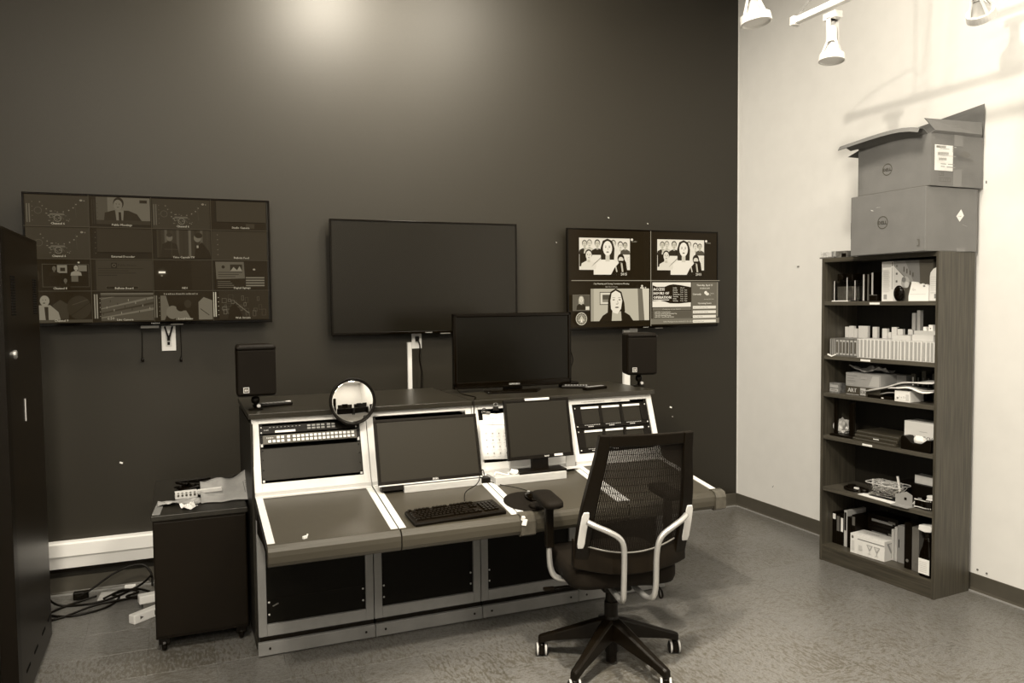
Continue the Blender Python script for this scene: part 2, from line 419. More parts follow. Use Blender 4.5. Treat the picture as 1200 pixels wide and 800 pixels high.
def multiview():
    P = Paint(True, dim=1.0); P.rect(0, 0, W, H, .06)
    cw, ch = W / 4, H / 4; nm = {}
    def cell(c, r): return c * cw + .004, H - (r + 1) * ch + .004, cw - .008, ch - .008
    names = [['Channel 6', 'Public Meetings', 'Channel 6', 'Studio Camera'], ['Channel 6', 'External Decoder', 'Time Capsule TV', 'Bulletin Feed'], ['Channel 8', 'Bulletin Board', 'NDI', 'Digital Signage'], ['Channel 9', 'Live Camera', 'Local News', 'Web Stream']]
    # first row
    x, z, w, h = cell(0, 0); seats(P, x, z, w, h); meters(P, x, z, h)
    x, z, w, h = cell(1, 0); P.rect(x + .03, z + .02, x + w - .004, z + h, .33); P.rect(x + .03, z + .02, x + .09, z + h, .24); meters(P, x, z, h, .12, .8)
    P.poly([(x + .07, z + .04), (x + .075, z + .085), (x + .12, z + .1), (x + .2, z + .1), (x + .245, z + .08), (x + .27, z + .04)], .09)
    P.poly([(x + .135, z + .04), (x + .13, z + .1), (x + .175, z + .1), (x + .17, z + .04)], .36); P.poly([(x + .148, z + .04), (x + .147, z + .09), (x + .16, z + .09), (x + .162, z + .04)], .06)
    P.ell(x + .148, z + .142, .028, .034, .07); P.ell(x + .145, z + .132, .023, .03, .36); P.ell(x + .137, z + .137, .004, .002, .1, 6); P.ell(x + .153, z + .137, .004, .002, .1, 6); P.ell(x + .145, z + .118, .008, .002, .12, 6)
    P.rect(x + .03, z + .018, x + w - .004, z + .042, .13); P.rect(x + .26, z + h - .03, x + .3, z + h - .012, .08)
    x, z, w, h = cell(2, 0); seats(P, x, z, w, h); meters(P, x, z, h, .3, .7)
    x, z, w, h = cell(3, 0); P.rect(x + .03, z + .05, x + w, z + h, .17); P.rect(x, z, x + w, z + .045, .05); P.rect(x + .2, z + .012, x + .25, z + .04, .17)
    # second row
    x, z, w, h = cell(0, 1); seats(P, x, z, w, h)
    x, z, w, h = cell(1, 1); P.rect(x + .03, z + .04, x + w, z + h, .12)
    for k in range(5): P.rect(x + .02, z + .03 + k * .03, x + .024, z + .034 + k * .03, .3)
    x, z, w, h = cell(2, 1); P.rect(x + .02, z + .01, x + w, z + h, .14)
    for k in range(9): P.rect(x + .03 + k * .033, z + .01, x + .044 + k * .033, z + h, .10 + .13 * (k % 2) + .03 * (k % 3))
    P.poly([(x + .04, z + .01), (x + .05, z + .09), (x + .085, z + .11), (x + .13, z + .09), (x + .145, z + .01)], .08); P.ell(x + .09, z + .13, .017, .022, .32); P.ell(x + .09, z + .145, .017, .012, .12)
    P.line(x + .06, z + .06, x + .14, z + .06, .003, .2); P.line(x + .1, z + .01, x + .1, z + .1, .002, .2)
    P.poly([(x + .225, z + .01), (x + .235, z + .07), (x + .27, z + .105), (x + .31, z + .05), (x + .32, z + .01)], .05); P.ell(x + .245, z + .13, .02, .025, .34); P.ell(x + .252, z + .145, .022, .016, .08); P.rect(x + .24, z + .07, x + .25, z + .085, .5)
    x, z, w, h = cell(3, 1); P.rect(x, z, x + w, z + h, .15)
    for k in range(5): P.rect(x + .03, z + .03 + k * .03, x + .035, z + .034 + k * .03, .38)
    # third row
    x, z, w, h = cell(0, 2); P.rect(x, z, x + w, z + h, .03); P.frame(x + .075, z + .02, x + w - .008, z + .15, .0015, .3)
    P.rect(x + .01, z + .06, x + .06, z + .11, .10); P.ell(x + .025, z + .085, .012, .018, .6); P.ring(x + .036, z + .035, .016, .004, .3, 14)
    P.rect(x + .15, z + .1, x + .2, z + .145, .4); P.rect(x + .165, z + .11, x + .19, z + .13, .1); P.person(x + .135, z + .085, .055, .3, .05, .06); P.rect(x + .255, z + .11, x + .3, z + .145, .36); P.person(x + .245, z + .085, .06, .5, .15, .45)
    P.rect(x + .22, z + .05, x + .255, z + .085, .3); P.person(x + .19, z + .02, .05, .3, .05, .06); P.ell(x + .26, z + .16, .006, .005, .6, 8)
    x, z, w, h = cell(1, 2); P.rect(x + .02, z, x + w, z + h, .16); P.rect(x + .1, z + h - .045, x + .13, z + h - .015, .04); P.ring(x + .115, z + h - .03, .01, .003, .3, 10); P.text('Public Notice', x + .135, z + h - .035, .018, .05, 'LEFT')
    for k, l in enumerate((.24, .16, .2, .1)): P.rect(x + .03, z + .125 - k * .013, x + .03 + l, z + .128 - k * .013, .06)
    P.rect(x + .07, z + .006, x + .24, z + .024, .04); P.frame(x + .07, z + .006, x + .24, z + .024, .001, .3)
    x, z, w, h = cell(2, 2); P.rect(x, z, x + w * .65, z + h, .045); P.rect(x + w * .65, z, x + w, z + h, .075)
    for r_, g_ in ((.034, .08), (.027, .13), (.02, .22)): P.ell(x + .042, z + .105, r_, r_ * .75, g_)
    P.rect(x + .025, z + .1, x + .062, z + .111, .95); P.ell(x + .042, z + .085, .006, .005, .4, 8)
    x, z, w, h = cell(3, 2); P.rect(x + .015, z + .005, x + w - .004, z + h, .05); P.poly([(x + .02, z + .065), (x + .015, z + h - .004), (x + .18, z + h - .004), (x + .185, z + .07)], .3); P.rect(x + .1, z + .115, x + .17, z + .155, .1)
    P.poly([(x + .1, z + .115), (x + .12, z + .14), (x + .14, z + .12), (x + .155, z + .145), (x + .17, z + .115)], .45); P.ell(x + .06, z + .14, .01, .01, .08, 8)
    for k, l in enumerate((.14, .12, .1)): P.rect(x + .03, z + .105 - k * .013, x + .03 + l, z + .109 - k * .013, .1)
    for k in range(4): P.rect(x + .19, z + .07 - k * .016, x + .3, z + .078 - k * .016, .4); P.rect(x + .025, z + .05 - k * .012, x + .1 + .01 * k, z + .053 - k * .012, .35)
    P.ell(x + .24, z + .125, .008, .006, .5, 8)
    # fourth row
    x, z, w, h = cell(0, 3); P.rect(x, z + .012, x + w, z + h, .05); P.rect(x, z, x + w, z + .016, .22)
    P.poly([(x + .15, z + .02), (x + .12, z + .1), (x + .16, z + .13), (x + .205, z + .1), (x + .2, z + .02)], .17); P.ell(x + .255, z + .085, .062, .068, .13, 20); P.line(x + .2, z + .03, x + .32, z + .12, .003, .05); P.line(x + .22, z + .1, x + .3, z + .13, .003, .24)
    P.poly([(x + .02, z + .016), (x + .03, z + .07), (x + .055, z + .1), (x + .11, z + .1), (x + .15, z + .06), (x + .16, z + .016)], .44); P.poly([(x + .085, z + .016), (x + .08, z + .09), (x + .1, z + .09), (x + .1, z + .016)], .1)
    P.ell(x + .083, z + .125, .024, .03, .46); P.ell(x + .074, z + .13, .003, .002, .1, 6); P.ell(x + .088, z + .13, .003, .002, .1, 6); P.ell(x + .08, z + .112, .007, .003, .12, 6)
    x, z, w, h = cell(1, 3); P.rect(x + .04, z + .005, x + w, z + h - .01, .25)
    for k in range(7): P.poly([(x + .04, z + .02 + k * .026), (x + .04, z + .026 + k * .026), (x + w, z + .08 + k * .034), (x + w, z + .066 + k * .034)] if z + .08 + k * .034 < z + h - .02 else [(x + .04, z + .13), (x + .04, z + .134), (x + .12, z + .15), (x + .12, z + .146)], .16 if k % 2 else .36)
    for k in range(14): P.rect(x + .05 + .019 * k, z + .04 + (k * 37 % 90) * .001, x + .053 + .019 * k, z + .052 + (k * 37 % 90) * .001, .5 if k % 2 else .06)
    P.rect(x + .04, z + h - .03, x + w, z + h - .024, .05); P.rect(x + .04, z + h - .014, x + w, z + h - .008, .35); meters(P, x, z, h, .5, .8)
    P.text('6:50', x + .09, z + .012, .022, .6)
    x, z, w, h = cell(2, 3); P.rect(x + .025, z + .004, x + w, z + h, .06)
    P.poly([(x + .03, z + .004), (x + .03, z + .15), (x + .06, z + .15), (x + .08, z + .07), (x + .05, z + .004)], .33); P.ell(x + .095, z + .05, .035, .04, .36); P.poly([(x + .11, z + .004), (x + .13, z + .06), (x + .17, z + .06), (x + .2, z + .004)], .36)
    P.ell(x + .14, z + .08, .025, .025, .04); P.ell(x + .18, z + .1, .02, .025, .14); P.poly([(x + .24, z + .004), (x + .24, z + .11), (x + .27, z + .14), (x + w, z + .12), (x + w, z + .004)], .37); P.line(x + .25, z + .07, x + .3, z + .03, .004, .1)
    P.dashes(x + .05, z + h - .02, .010, 17, .5); meters(P, x - .012, z, h, .4, .75)
    x, z, w, h = cell(3, 3); P.rect(x + .03, z + .004, x + w, z + h, .10)
    rr = random.Random(9)
    for k in range(26): a_, b_ = rr.uniform(.04, w - .04), rr.uniform(.01, .13); P.frame(x + a_, z + b_, x + a_ + rr.uniform(.012, .03), z + b_ + rr.uniform(.015, .04), .0018, rr.uniform(.22, .4))
    P.poly([(x + .08, z + .004), (x + .09, z + .07), (x + .12, z + .1), (x + .15, z + .06), (x + .17, z + .004)], .04); P.line(x + .12, z + .11, x + .2, z + .04, .004, .36); meters(P, x - .01, z, h, .7, .85)
    for r in range(4):
        for c in range(4):
            x, z, w, h = cell(c, r); P.text(names[r][c], x + w * .52, z + .006, .017, .62, bold=.0004)
    for k in (1, 2, 3): P.rect(0, H - k * ch - .0015, W, H - k * ch + .0015, .24)
    for k in (1, 2, 3): P.rect(k * cw - .0015, 0, k * cw + .0015, H, .22)
    return P
tvl = tv('wide wall television showing a dim four by four grid of camera pictures', -5.01, 1.587, 1.34, .76, multiview(), mat=SCRDARK)
tvc = tv('switched-off black wall television, middle one over the console', -3.30, 1.49, 1.312, .757, None)
# right wall display: two by two
def quad():
    P = Paint(True); W2, H2 = 1.33 - .022, .745 - .0275; P.rect(0, 0, W2, H2, .045); cx, cz = W2 * .515, H2 * .48
    def crowd(x, z):
        w, h = .43, .27
        P.rect(x, z + .035, x + w, z + .035 + .235, .93)
        P.poly([(x + .12, z), (x + .12, z + .05), (x + .3, z + .05), (x + .26, z)], .95)
        P.person(x + .045, z + .15, .1, .8, .35, .15); P.person(x + .085, z + .155, .1, .85, .5, .8); P.person(x + .15, z + .145, .11, .8, .2, .12); P.person(x + .285, z + .15, .105, .85, .4, .9); P.person(x + .345, z + .135, .11, .9, .25, .92); P.person(x + .385, z + .15, .09, .75, .3, .3)
        P.rect(x - .001, z + .06, x + .058, z + .155, .06); P.person(x + .075, z + .04, .14, .9, .12, .9)
        for k in range(8): P.line(x + .1 + .01 * k, z + .06 + .008 * k, x + .13 + .01 * k, z + .09 + .008 * k, .002, .5)
        P.person(x + .232, z + .0, .27, .97, .14, .96, 'long', .82)
        P.poly([(x + .26, z), (x + .29, z + .05), (x + .325, z + .085), (x + .36, z + .14), (x + .39, z + .09), (x + .4, z + .03), (x + w + .001, z + .03), (x + w + .001, z)], .04)
        P.ell(x + .345, z + .12, .03, .035, .1); P.ell(x + .345, z + .11, .022, .022, .85); P.rect(x + .325, z + .09, x + .37, z + .104, .07); P.line(x + .35, z + .085, x + .36, z + .02, .014, .75); P.line(x + .3, z + .06, x + .31, z + .02, .01, .8)
        for k in range(7): P.line(x + .39, z + .05 + .012 * k, x + .42, z + .06 + .012 * k, .0015, .6)
        P.text('2015', x + .37, z - .006, .028, .9, bold=.0006); P.ell(x + w + .01, z + .262, .011, .009, .95, 8); P.text('ACCESS', x + w + .03, z + .243, .013, .7)
    crowd(.085, cz + .045); crowd(cx + .075, cz + .045)
    # lower left: a meeting window
    P.text('City Planning and Zoning Commission Meeting', .34, cz - .028, .016, .8, bold=.0004); P.text('April 2 at 6:00 pm', .34, cz - .05, .014, .75)
    x0, z0, x1, z1 = .165, .045, cx - .008, cz - .06
    P.rect(x0, z0, x1, z1, .72); P.rect(x0, z0, x0 + .025, z1, .6); P.poly([(x1 - .09, z0), (x1 - .1, z1), (x1 - .06, z1), (x1 - .04, z0)], .42); P.poly([(x1 - .04, z0), (x1 - .06, z1), (x1, z1), (x1, z0)], .82)
    P.rect(x0 + .075, z0 + .12, x0 + .19, z0 + .215, .16); P.rect(x0 + .08, z0 + .125, x0 + .19, z0 + .21, .85); P.rect(x0 + .098, z0 + .14, x0 + .18, z0 + .195, .3); P.rect(x0 + .098, z0 + .14, x0 + .18, z0 + .16, .5)
    cxp = x0 + .21
    P.line(cxp, z1 - .01, cxp - .005, z1 - .045, .008, .15); P.line(cxp - .01, z1 - .01, cxp + .01, z1 - .01, .004, .2)
    P.poly([(cxp - .14, z0), (cxp - .11, z0 + .04), (cxp - .06, z0 + .068), (cxp + .07, z0 + .068), (cxp + .12, z0 + .04), (cxp + .15, z0)], .05)
    P.poly([(cxp - .07, z0 + .03), (cxp - .065, z0 + .15), (cxp - .045, z0 + .215), (cxp, z0 + .24), (cxp + .05, z0 + .215), (cxp + .075, z0 + .13), (cxp + .08, z0 + .07), (cxp + .05, z0 + .04)], .06)
    P.poly([(cxp - .035, z0), (cxp - .03, z0 + .07), (cxp + .045, z0 + .07), (cxp + .05, z0)], .72)
    P.poly([(cxp - .045, z0 + .15), (cxp - .035, z0 + .205), (cxp, z0 + .225), (cxp + .04, z0 + .205), (cxp + .055, z0 + .15), (cxp + .045, z0 + .09), (cxp + .015, z0 + .052), (cxp - .02, z0 + .06), (cxp - .04, z0 + .09)], .93)
    for k in (-1, 1): P.ell(cxp + .008 + k * .025, z0 + .157, .011, .004, .25, 8); P.line(cxp + .008 + k * .012, z0 + .172, cxp + .008 + k * .036, z0 + .173, .003, .4)
    P.line(cxp + .015, z0 + .15, cxp + .02, z0 + .125, .004, .55); P.ell(cxp + .01, z0 + .1, .018, .005, .3, 10); P.ell(cxp + .01, z0 + .125, .01, .004, .6, 8)
    P.rect(.015, .125, x0 - .012, .24, .3); P.rect(.02, .13, .06, .235, .35); P.person(.085, .13, .105, .85, .7, .1, 'long', .8); P.rect(x0 - .045, .13, x0 - .014, .155, .85); P.frame(.014, .124, x0 - .011, .241, .002, .5)
    P.ell(.085, .065, .045, .048, .45, 24); P.ring(.085, .065, .046, .005, .8); P.ring(.085, .065, .03, .003, .7)
    for k in range(12): P.ell(.085 + .037 * math.cos(k * PI / 6), .065 + .037 * math.sin(k * PI / 6), .004, .004, .12, 6)
    P.poly([(.06, .05), (.085, .09), (.11, .05)], .75); P.poly([(.075, .04), (.085, .065), (.095, .04)], .95)
    P.ell(x1 - .065, z1 + .02, .009, .008, .9, 8); P.rect(x1 - .08, z1 + .001, x1 - .05, z1 + .01, .9); P.rect(x1 - .04, z1 + .001, x1 - .03, z1 + .012, .8)
    # lower right: bulletin
    bx0, bx1, bz0, bz1 = cx + .006, W2, .012, cz - .004
    P.rect(bx0, bz0, bx1 - .02, bz1, .16); P.rect(bx0, bz0, bx1, bz0 + .042, .45); P.text('Public Meetings are live streamed on the city web page and repeat daily', (bx0 + bx1) / 2, bz0 + .014, .014, .85)
    m0 = bx0 + (bx1 - bx0) * .58
    P.rect(bx0 + .012, bz0 + .13, m0 - .004, bz1 - .01, .95)
    zt, zb = bz1 - .026, bz0 + .158
    P.poly([(bx0 + .014, zb + .018), (bx0 + .08, zb + .022), (bx0 + .13, zb + .012), (bx0 + .17, zb), (bx0 + .25, zb - .002), (m0 - .004, zb + .006), (m0 - .004, zt - .02), (bx0 + .27, zt - .005), (bx0 + .2, zt + .002), (bx0 + .16, zt - .004), (bx0 + .12, zt - .018), (bx0 + .05, zt - .018), (bx0 + .014, zt - .005)], .04)
    for k, s_ in enumerate(('ACCESS', 'HOURS OF', 'OPERATION')): P.text(s_, bx0 + .02, zt - .046 - k * .031, .029, .95, 'LEFT', bold=.0016)
    P.rect(bx0 + .018, zt - .121, bx0 + .16, zt - .115, .95)
    for k, (a_, b_) in enumerate((('Sunday', 'Closed'), ('Monday', '9 am - 9 pm'), ('Tuesday', '9 am - 9 pm'), ('Wednesday', '9 am - 9 pm'), ('Thursday', '9 am - 9 pm'), ('Friday', '9 am - 5 pm'), ('Saturday', '9 am - 5 pm'))): P.text(a_, bx0 + .195, zt - .030 - k * .0165, .013, .85, 'LEFT', bold=.0004); P.text(b_, bx0 + .262, zt - .030 - k * .0165, .013, .8, 'LEFT', bold=.0004)
    P.rect(bx0 + .012, bz0 + .105, m0 - .004, bz0 + .125, .42); P.text('Coming up on our channel', (bx0 + m0) / 2, bz0 + .109, .015, .75)
    P.rect(bx0 + .012, bz0 + .045, m0 - .004, bz0 + .1, .34); P.frame(bx0 + .012, bz0 + .045, m0 - .004, bz0 + .1, .0015, .5)
    for k, s_ in enumerate(('6:00 P.M. Community Live', '6:30 P.M. Local Sports Roundup Day', '7:00 P.M. Planning Meeting', '8:30 P.M. Council Study Session')): P.text(s_, bx0 + .03, bz0 + .088 - k * .0125, .0135, .85, 'LEFT', bold=.0004)
    P.rect(m0, bz0 + .05, bx1 - .018, bz1 - .008, .40); P.rect(bx1 - .02, bz0 + .05, bx1 - .016, bz1 - .008, .7)
    mc = (m0 + bx1 - .018) / 2
    P.text('Thursday, April 12', mc, bz1 - .038, .02, .9, bold=.0005); P.text('10:24:02 AM', mc, bz1 - .062, .018, .85, bold=.0005); P.text('Currently', m0 + .05, bz1 - .108, .02, .9, bold=.0005); P.text('Sunny', mc + .07, bz1 - .1, .014, .85); P.text('71°', mc + .055, bz1 - .115, .014, .85)
    P.ell(mc + .01, bz1 - .09, .014, .013, .97); P.ell(mc + .024, bz1 - .101, .017, .011, .93); P.text('Humidity 75% Wind', mc + .04, bz1 - .145, .011, .8); P.text('Upcoming Events', mc, bz1 - .178, .018, .9, bold=.0005)
    for k in range(4):
        zz = bz1 - .215 - k * .036; P.rect(m0 + .012, zz, bx1 - .035, zz + .022, .93); P.text(('City Council Meeting 6:00 pm', 'Planning Commission Meeting', 'Open Studio Night', 'Parks Board Meeting')[k], m0 + .02, zz + .007, .011, .25, 'LEFT')
    P.rect(0, cz - .0022, W2, cz + .0022, .62); P.rect(cx - .0022, 0, cx + .0022, H2, .62)
    return P
tvr = tv('bright wall television at right showing four pictures and opening hours', -1.588, 1.487, 1.33, .745, quad())

# wall plates, raceways and small cables by the televisions
t = thing('wall_outlet', 'white wall outlet plate with black plugs under the left television', 'outlet', (-4.274, 0, 1.49))
B('plate', WHITEP, t, -.04, .04, -.008, 0, -.068, .085, .002); B('receptacle', PAPER2, t, -.017, .017, -.011, -.008, -.042, .042, .001)
MB().tube(curve_pts([(-.02, -.012, .08), (-.012, -.03, .05), (-.002, -.026, .015)]), .005, 6).tube(curve_pts([(.022, -.012, .08), (.014, -.03, .05), (.004, -.026, .015)]), .005, 6).box(-.008, .008, -.03, -.011, -.005, .02).box(-.008, .006, -.013, -.0112, -.032, -.014).build('plug_cord', BLACK, t)
for k, (x, z0, z1) in enumerate(((-4.423, 1.585, 1.385), (-4.208, 1.585, 1.378))):
    t = thing('hanging_cable', ('thin black cord with a knob hanging left of the white outlet', 'thin black cord with a knob hanging right of the white outlet')[k], 'cord', (x, -.025, z0), group=None)
    MB().tube([(0, 0, .0), (.002, .002, -.1), (-.002 + .004 * k, .006, z1 - z0)], .0022, 6).build('cord', BLACK, t)
    MB().lathe([(.001, .006), (.004, .004), (.009, -.012), (.008, -.022), (.001, -.026)], (0, .006, z1 - z0), 10).build('knob', BLACK, t, smooth=True)
t = thing('cable_box', 'small grey media box fixed under the left television', 'box', (-4.37, -.045, 1.575)); B('case', MIDG, t, -.055, .045, -.02, .04, -.012, .006, .002); B('wall_mount', BLACK, t, -.02, .02, .0, .045, .006, .012)
t = thing('cable_raceway', 'white vertical cable channel below the middle television', 'cable channel', (-2.765, 0, 1.0)); B('channel', WHITEP, t, -.014, .016, -.02, 0, -.2, .43, .002)
B('cover_edge', LAM, t, -.014, -.010, -.022, -.02, -.2, .43)
t = thing('wall_outlet', 'white outlet plate with black plug under the middle television', 'outlet', (-2.71, 0, 1.44)); B('plate', WHITEP, t, -.035, .035, -.007, 0, -.055, .055, .002); B('plug', BLACK, t, -.012, .012, -.03, -.007, -.005, .03, .003)
cable('power_cable', [(-2.71, -.03, 1.45), (-2.70, -.05, 1.40), (-2.705, -.05, 1.32), (-2.69, -.05, 1.22), (-2.70, -.06, 1.11), (-2.69, -.06, 1.09)], .0055, BLACK, 'black power cord running down beside the middle white channel')
t = thing('cable_raceway', 'wide white vertical cable channel behind the right speaker', 'cable channel', (-1.055, 0, 1.0)); B('channel', WHITEP, t, -.028, .028, -.022, 0, -.2, .475, .002); B('cover_edge', LAM, t, -.028, -.022, -.024, -.022, -.2, .475)
t = thing('wall_outlet', 'white outlet plate partly hidden under the right television', 'outlet', (-.985, 0, 1.46)); B('plate', LAM, t, -.035, .035, -.007, 0, -.05, .05, .002); B('socket', PAPER2, t, -.016, .016, -.009, -.007, -.035, .035, .001)
for k, (x, z, s_) in enumerate(((-4.559, .755, .012), (-.644, .852, .014), (-.628, .777, .006), (-1.199, 2.324, .008), (-.854, 2.289, .007), (-1.637, 2.13, .005))):
    lab = ('small white paint chip low on the dark wall left of the cabinet', 'small white wall anchor right of the console', 'tiny white speck just below the anchor on the dark wall', 'tiny pale nick above the right television, left of two', 'tiny pale nick above the right television, right of two', 'tiny pale nick on the dark wall between the middle and right televisions')[k]
    o = MB().rbox((x, -.001, z), (s_ * 1.5, .003, s_ * .8), (0, .4, 0)).build('wall_mark', LABELW, None, .0005); tag(o, lab, 'mark')
o = MB().rbox((-.006, -.695, 1.936), (.008, .016, .006), (0, 0, 0)).build('wall_hook', MIDG, None, .001); tag(o, 'tiny dark hook on the white wall left of the bookshelf', 'hook')
o = MB().rbox((-.0015, -.437, .247), (.002, .002, .02), (.7, 0, 0)).build('wall_mark', BLACK, None); tag(o, 'short black scuff low on the white wall near the corner', 'mark')
for k, (y, z) in enumerate(((-2.158, .129), (-2.215, .125))):
    o = MB().lathe([(.001, .0), (.006, .001), (.006, .004), (.001, .005)], (-.005, y, z), 8, axis='X').build('wall_screw', MIDG); tag(o, ('grey screw head above the base right of the bookshelf, left one', 'grey screw head above the base right of the bookshelf, right one')[k], 'screw')

# ------------------------------------------------------------ control console: four bays
SEAM = [-3.902, -3.334, -2.752, -2.176, -1.602]
TH = math.radians(19.4)
bay_labels = ['leftmost console bay holding the row of lit rack buttons', 'second console bay from left with monitor and keyboard on it', 'third console bay with papers pinned up and a mouse pad', 'rightmost console bay with six small rack screens behind the chair']
bays = []
for k in range(4):
    x0, x1 = SEAM[k], SEAM[k + 1]; wd = x1 - x0
    t = thing('console_bay', bay_labels[k], 'console', (x0, -1.34, 0), (0, 0, 0), None); bays.append(t)
    yb = .84 if k < 2 else .66
    m = MB(); side = [(0.02, 0), (0.01, .78), (.13, 1.135), (yb, 1.135), (yb, 0)]
    for a in (0.004, wd - .022): m.prism(side, 'X', a, a + .018)
    m.box(.022, wd - .022, yb - .02, yb, .02, 1.13); m.box(.022, wd - .022, .02, yb - .02, .03, .05); m.box(.022, wd - .022, .2, yb - .02, .74, .76)
    m.build('carcass', DARKWOOD if k == 0 else PANEL, t)
    # lower face frame, dark panel and kick plate
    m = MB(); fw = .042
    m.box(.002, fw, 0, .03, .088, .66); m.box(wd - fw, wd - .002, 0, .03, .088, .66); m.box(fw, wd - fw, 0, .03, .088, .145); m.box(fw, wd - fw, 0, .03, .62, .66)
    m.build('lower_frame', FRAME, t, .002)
    B('lower_panel', PANEL, t, fw, wd - fw, .016, .024, .145, .62)
    for (a, b) in ((fw + .012, .19), (wd - fw - .012, .19), (wd - fw - .012, .25), (fw + .012, .25)):
        MB().lathe([(.001, 0), (.005, .001), (.005, .003), (.001, .004)], (a, .016, b), 8, axis='Y').build('screw', SILVERP, t)
    if k == 0: B('panel_seam', BLACK, t, fw, wd - fw, .0135, .0165, .262, .266)
    if k == 0:
        MB().rbox((.085, .014, .235), (.03, .003, .006), (0, -.4, 0)).build('torn_label', MIDG, t)
    kp = B('kick_plate', KICK, t, .0 if k else -.004, wd - .003, -.028, -.006, .006, .07, .0025)
    m = MB(); m.box(.006, wd - .006, -.006, .01, .0, .088); m.build('kick_recess', BLACK, t)
    for a in (.05, wd - .05): MB().lathe([(.001, 0), (.006, .001), (.006, .003), (.001, .004)], (a, -.028, .04), 8, axis='Y').build('bolt', SATIN, kp)
    # sloping desk, trims and bumper (desk runs from y=.01 z=.775 to y=-.53 z=.692)
    def dk(y): return .775 + (y - .01) * (.083 / .54)
    m = MB(); m.prism([(.02, dk(.02)), (-.535, dk(-.535)), (-.535, dk(-.535) - .03), (.02, dk(.02) - .03)], 'X', .003, wd - .003); m.build('worktop', DESK, t, .001)
    for a in (.003, wd - .035):
        MB().prism([(.012, dk(.012) + .004), (-.535, dk(-.535) + .004), (-.535, dk(-.535) - .034), (.012, dk(.012) - .034)], 'X', a, a + .032).build('trim_strip', LAM, t, .0012)
    for a in (.006, wd - .03): MB().prism([(.0, .745), (-.53, .66), (-.53, .62), (-.3, .63), (.0, .60)], 'X', a, a + .022).build('support_bracket', SATIN, t)
    zc = .652; r0 = .044; prof = []
    for q in range(9):
        a = -PI / 2 - PI * q / 8; prof.append((-.555 + .030 * math.cos(a) + 0, zc + r0 * math.sin(-a) * -1 if False else zc - r0 * math.cos(PI * q / 8)))
    prof = [(-.530, .608), (-.560, .606), (-.574, .612), (-.582, .628), (-.583, .655), (-.580, .675), (-.572, .688), (-.556, .697), (-.535, .699), (-.530, .690)]
    MB().prism(prof, 'X', .002 if k else -.0, wd - .003).build('bumper', BUMP, t, smooth=False, bevel=.002)
    # slanted upper frame, apron and ledge
    fr = bpy.data.objects.new('upper_frame', None)
    R = Matrix.Rotation(-TH, 4, 'X'); Lh = .360
    def slant(mb): mb.bm.transform(Matrix.Translation((0, .008, .797)) @ R); return mb
    m = MB(); b1 = .036; tp = .026; bt = .040
    m.box(.002, b1, 0, .018, 0, Lh); m.box(wd - b1, wd - .002, 0, .018, 0, Lh); m.box(b1, wd - b1, 0, .018, Lh - tp, Lh); m.box(b1, wd - b1, 0, .018, 0, bt)
    slant(m).build('upper_frame', LAM, t, .0015)
    m = MB()
    for a in (b1, wd - b1 - .016): m.box(a, a + .016, .010, .024, bt, Lh - tp)
    slant(m).build('rack_rail', BLACK, t)
    m = MB(); m.box(b1, wd - b1, .10, .11, bt, Lh - tp); slant(m).build('recess_back', BLACK, t)
    MB().prism([(.006, .772), (-.002, .774), (-.002, .796), (.010, .799)], 'X', .002, wd - .002).build('apron', SILVERP, t)
    MB().box(.01, wd - .01, -.022, .0, dk(0) - .002, dk(0) + .006).build('hinge_ledge', LAM, t, .001)
    m = MB()
    for a in (.04, wd - .04): m.lathe([(.02, 0), (.02, .006)], (a, .02, 0), 10)
    m.build('foot', BLACK, t)
# bits belonging to single bays
B('end_panel', DARKWOOD, bays[0], -.008, .003, .05, .84, .03, 1.12)
m = MB(); m.box(wd - .04 - .52, 0, 0, 0, 0, 0) if False else None
t = bays[3]
MB().prism([(-.528, .602), (-.568, .600), (-.589, .612), (-.590, .672), (-.578, .697), (-.552, .704), (-.528, .704)], 'X', .515, .578).build('tape_wrap', M('clear_tape', .075, .25, noise=.2), t)
MB().prism([(-.528, .600), (-.568, .598), (-.590, .610), (-.592, .672), (-.580, .699), (-.552, .706), (-.528, .706)], 'X', -.012, .062).build('tape_wrap', M('clear_tape', .075, .25), bays[2])
MB().rbox((.002, -.594, .672), (.022, .004, .03), (0, .3, 0)).rbox((-.004, -.590, .69), (.014, .012, .018), (.3, .2, 0)).build('torn_tape', LABELW, bays[2])
B('socket', MIDG, bays[2], .20, .24, .0, .006, .5, .56); 
# console tops
for k, (a, b, yb, lab) in enumerate(((SEAM[0] - .012, SEAM[2] - .002, -.5, 'left dark laminate console top with the mirror on its edge'), (SEAM[2] + .002, SEAM[4] + .012, -.68, 'right dark laminate console top carrying the small television'))):
    o = B('countertop', DARKTOP, None, a, b, -1.238, yb, 1.1375, 1.165, .003); tag(o, lab, 'console top')

def slanted(name, label, cat, bay, u, v, group=None, off=.0, label2=None):
    """a thing standing in the slanted face of a bay: u from its left, v up the slope"""
    y = -1.34 + .008 + math.sin(TH) * v - math.cos(TH) * off; z = .797 + math.cos(TH) * v + math.sin(TH) * off
    return thing(name, label, cat, (SEAM[bay] + u, y, z), (-TH, 0, 0), group)
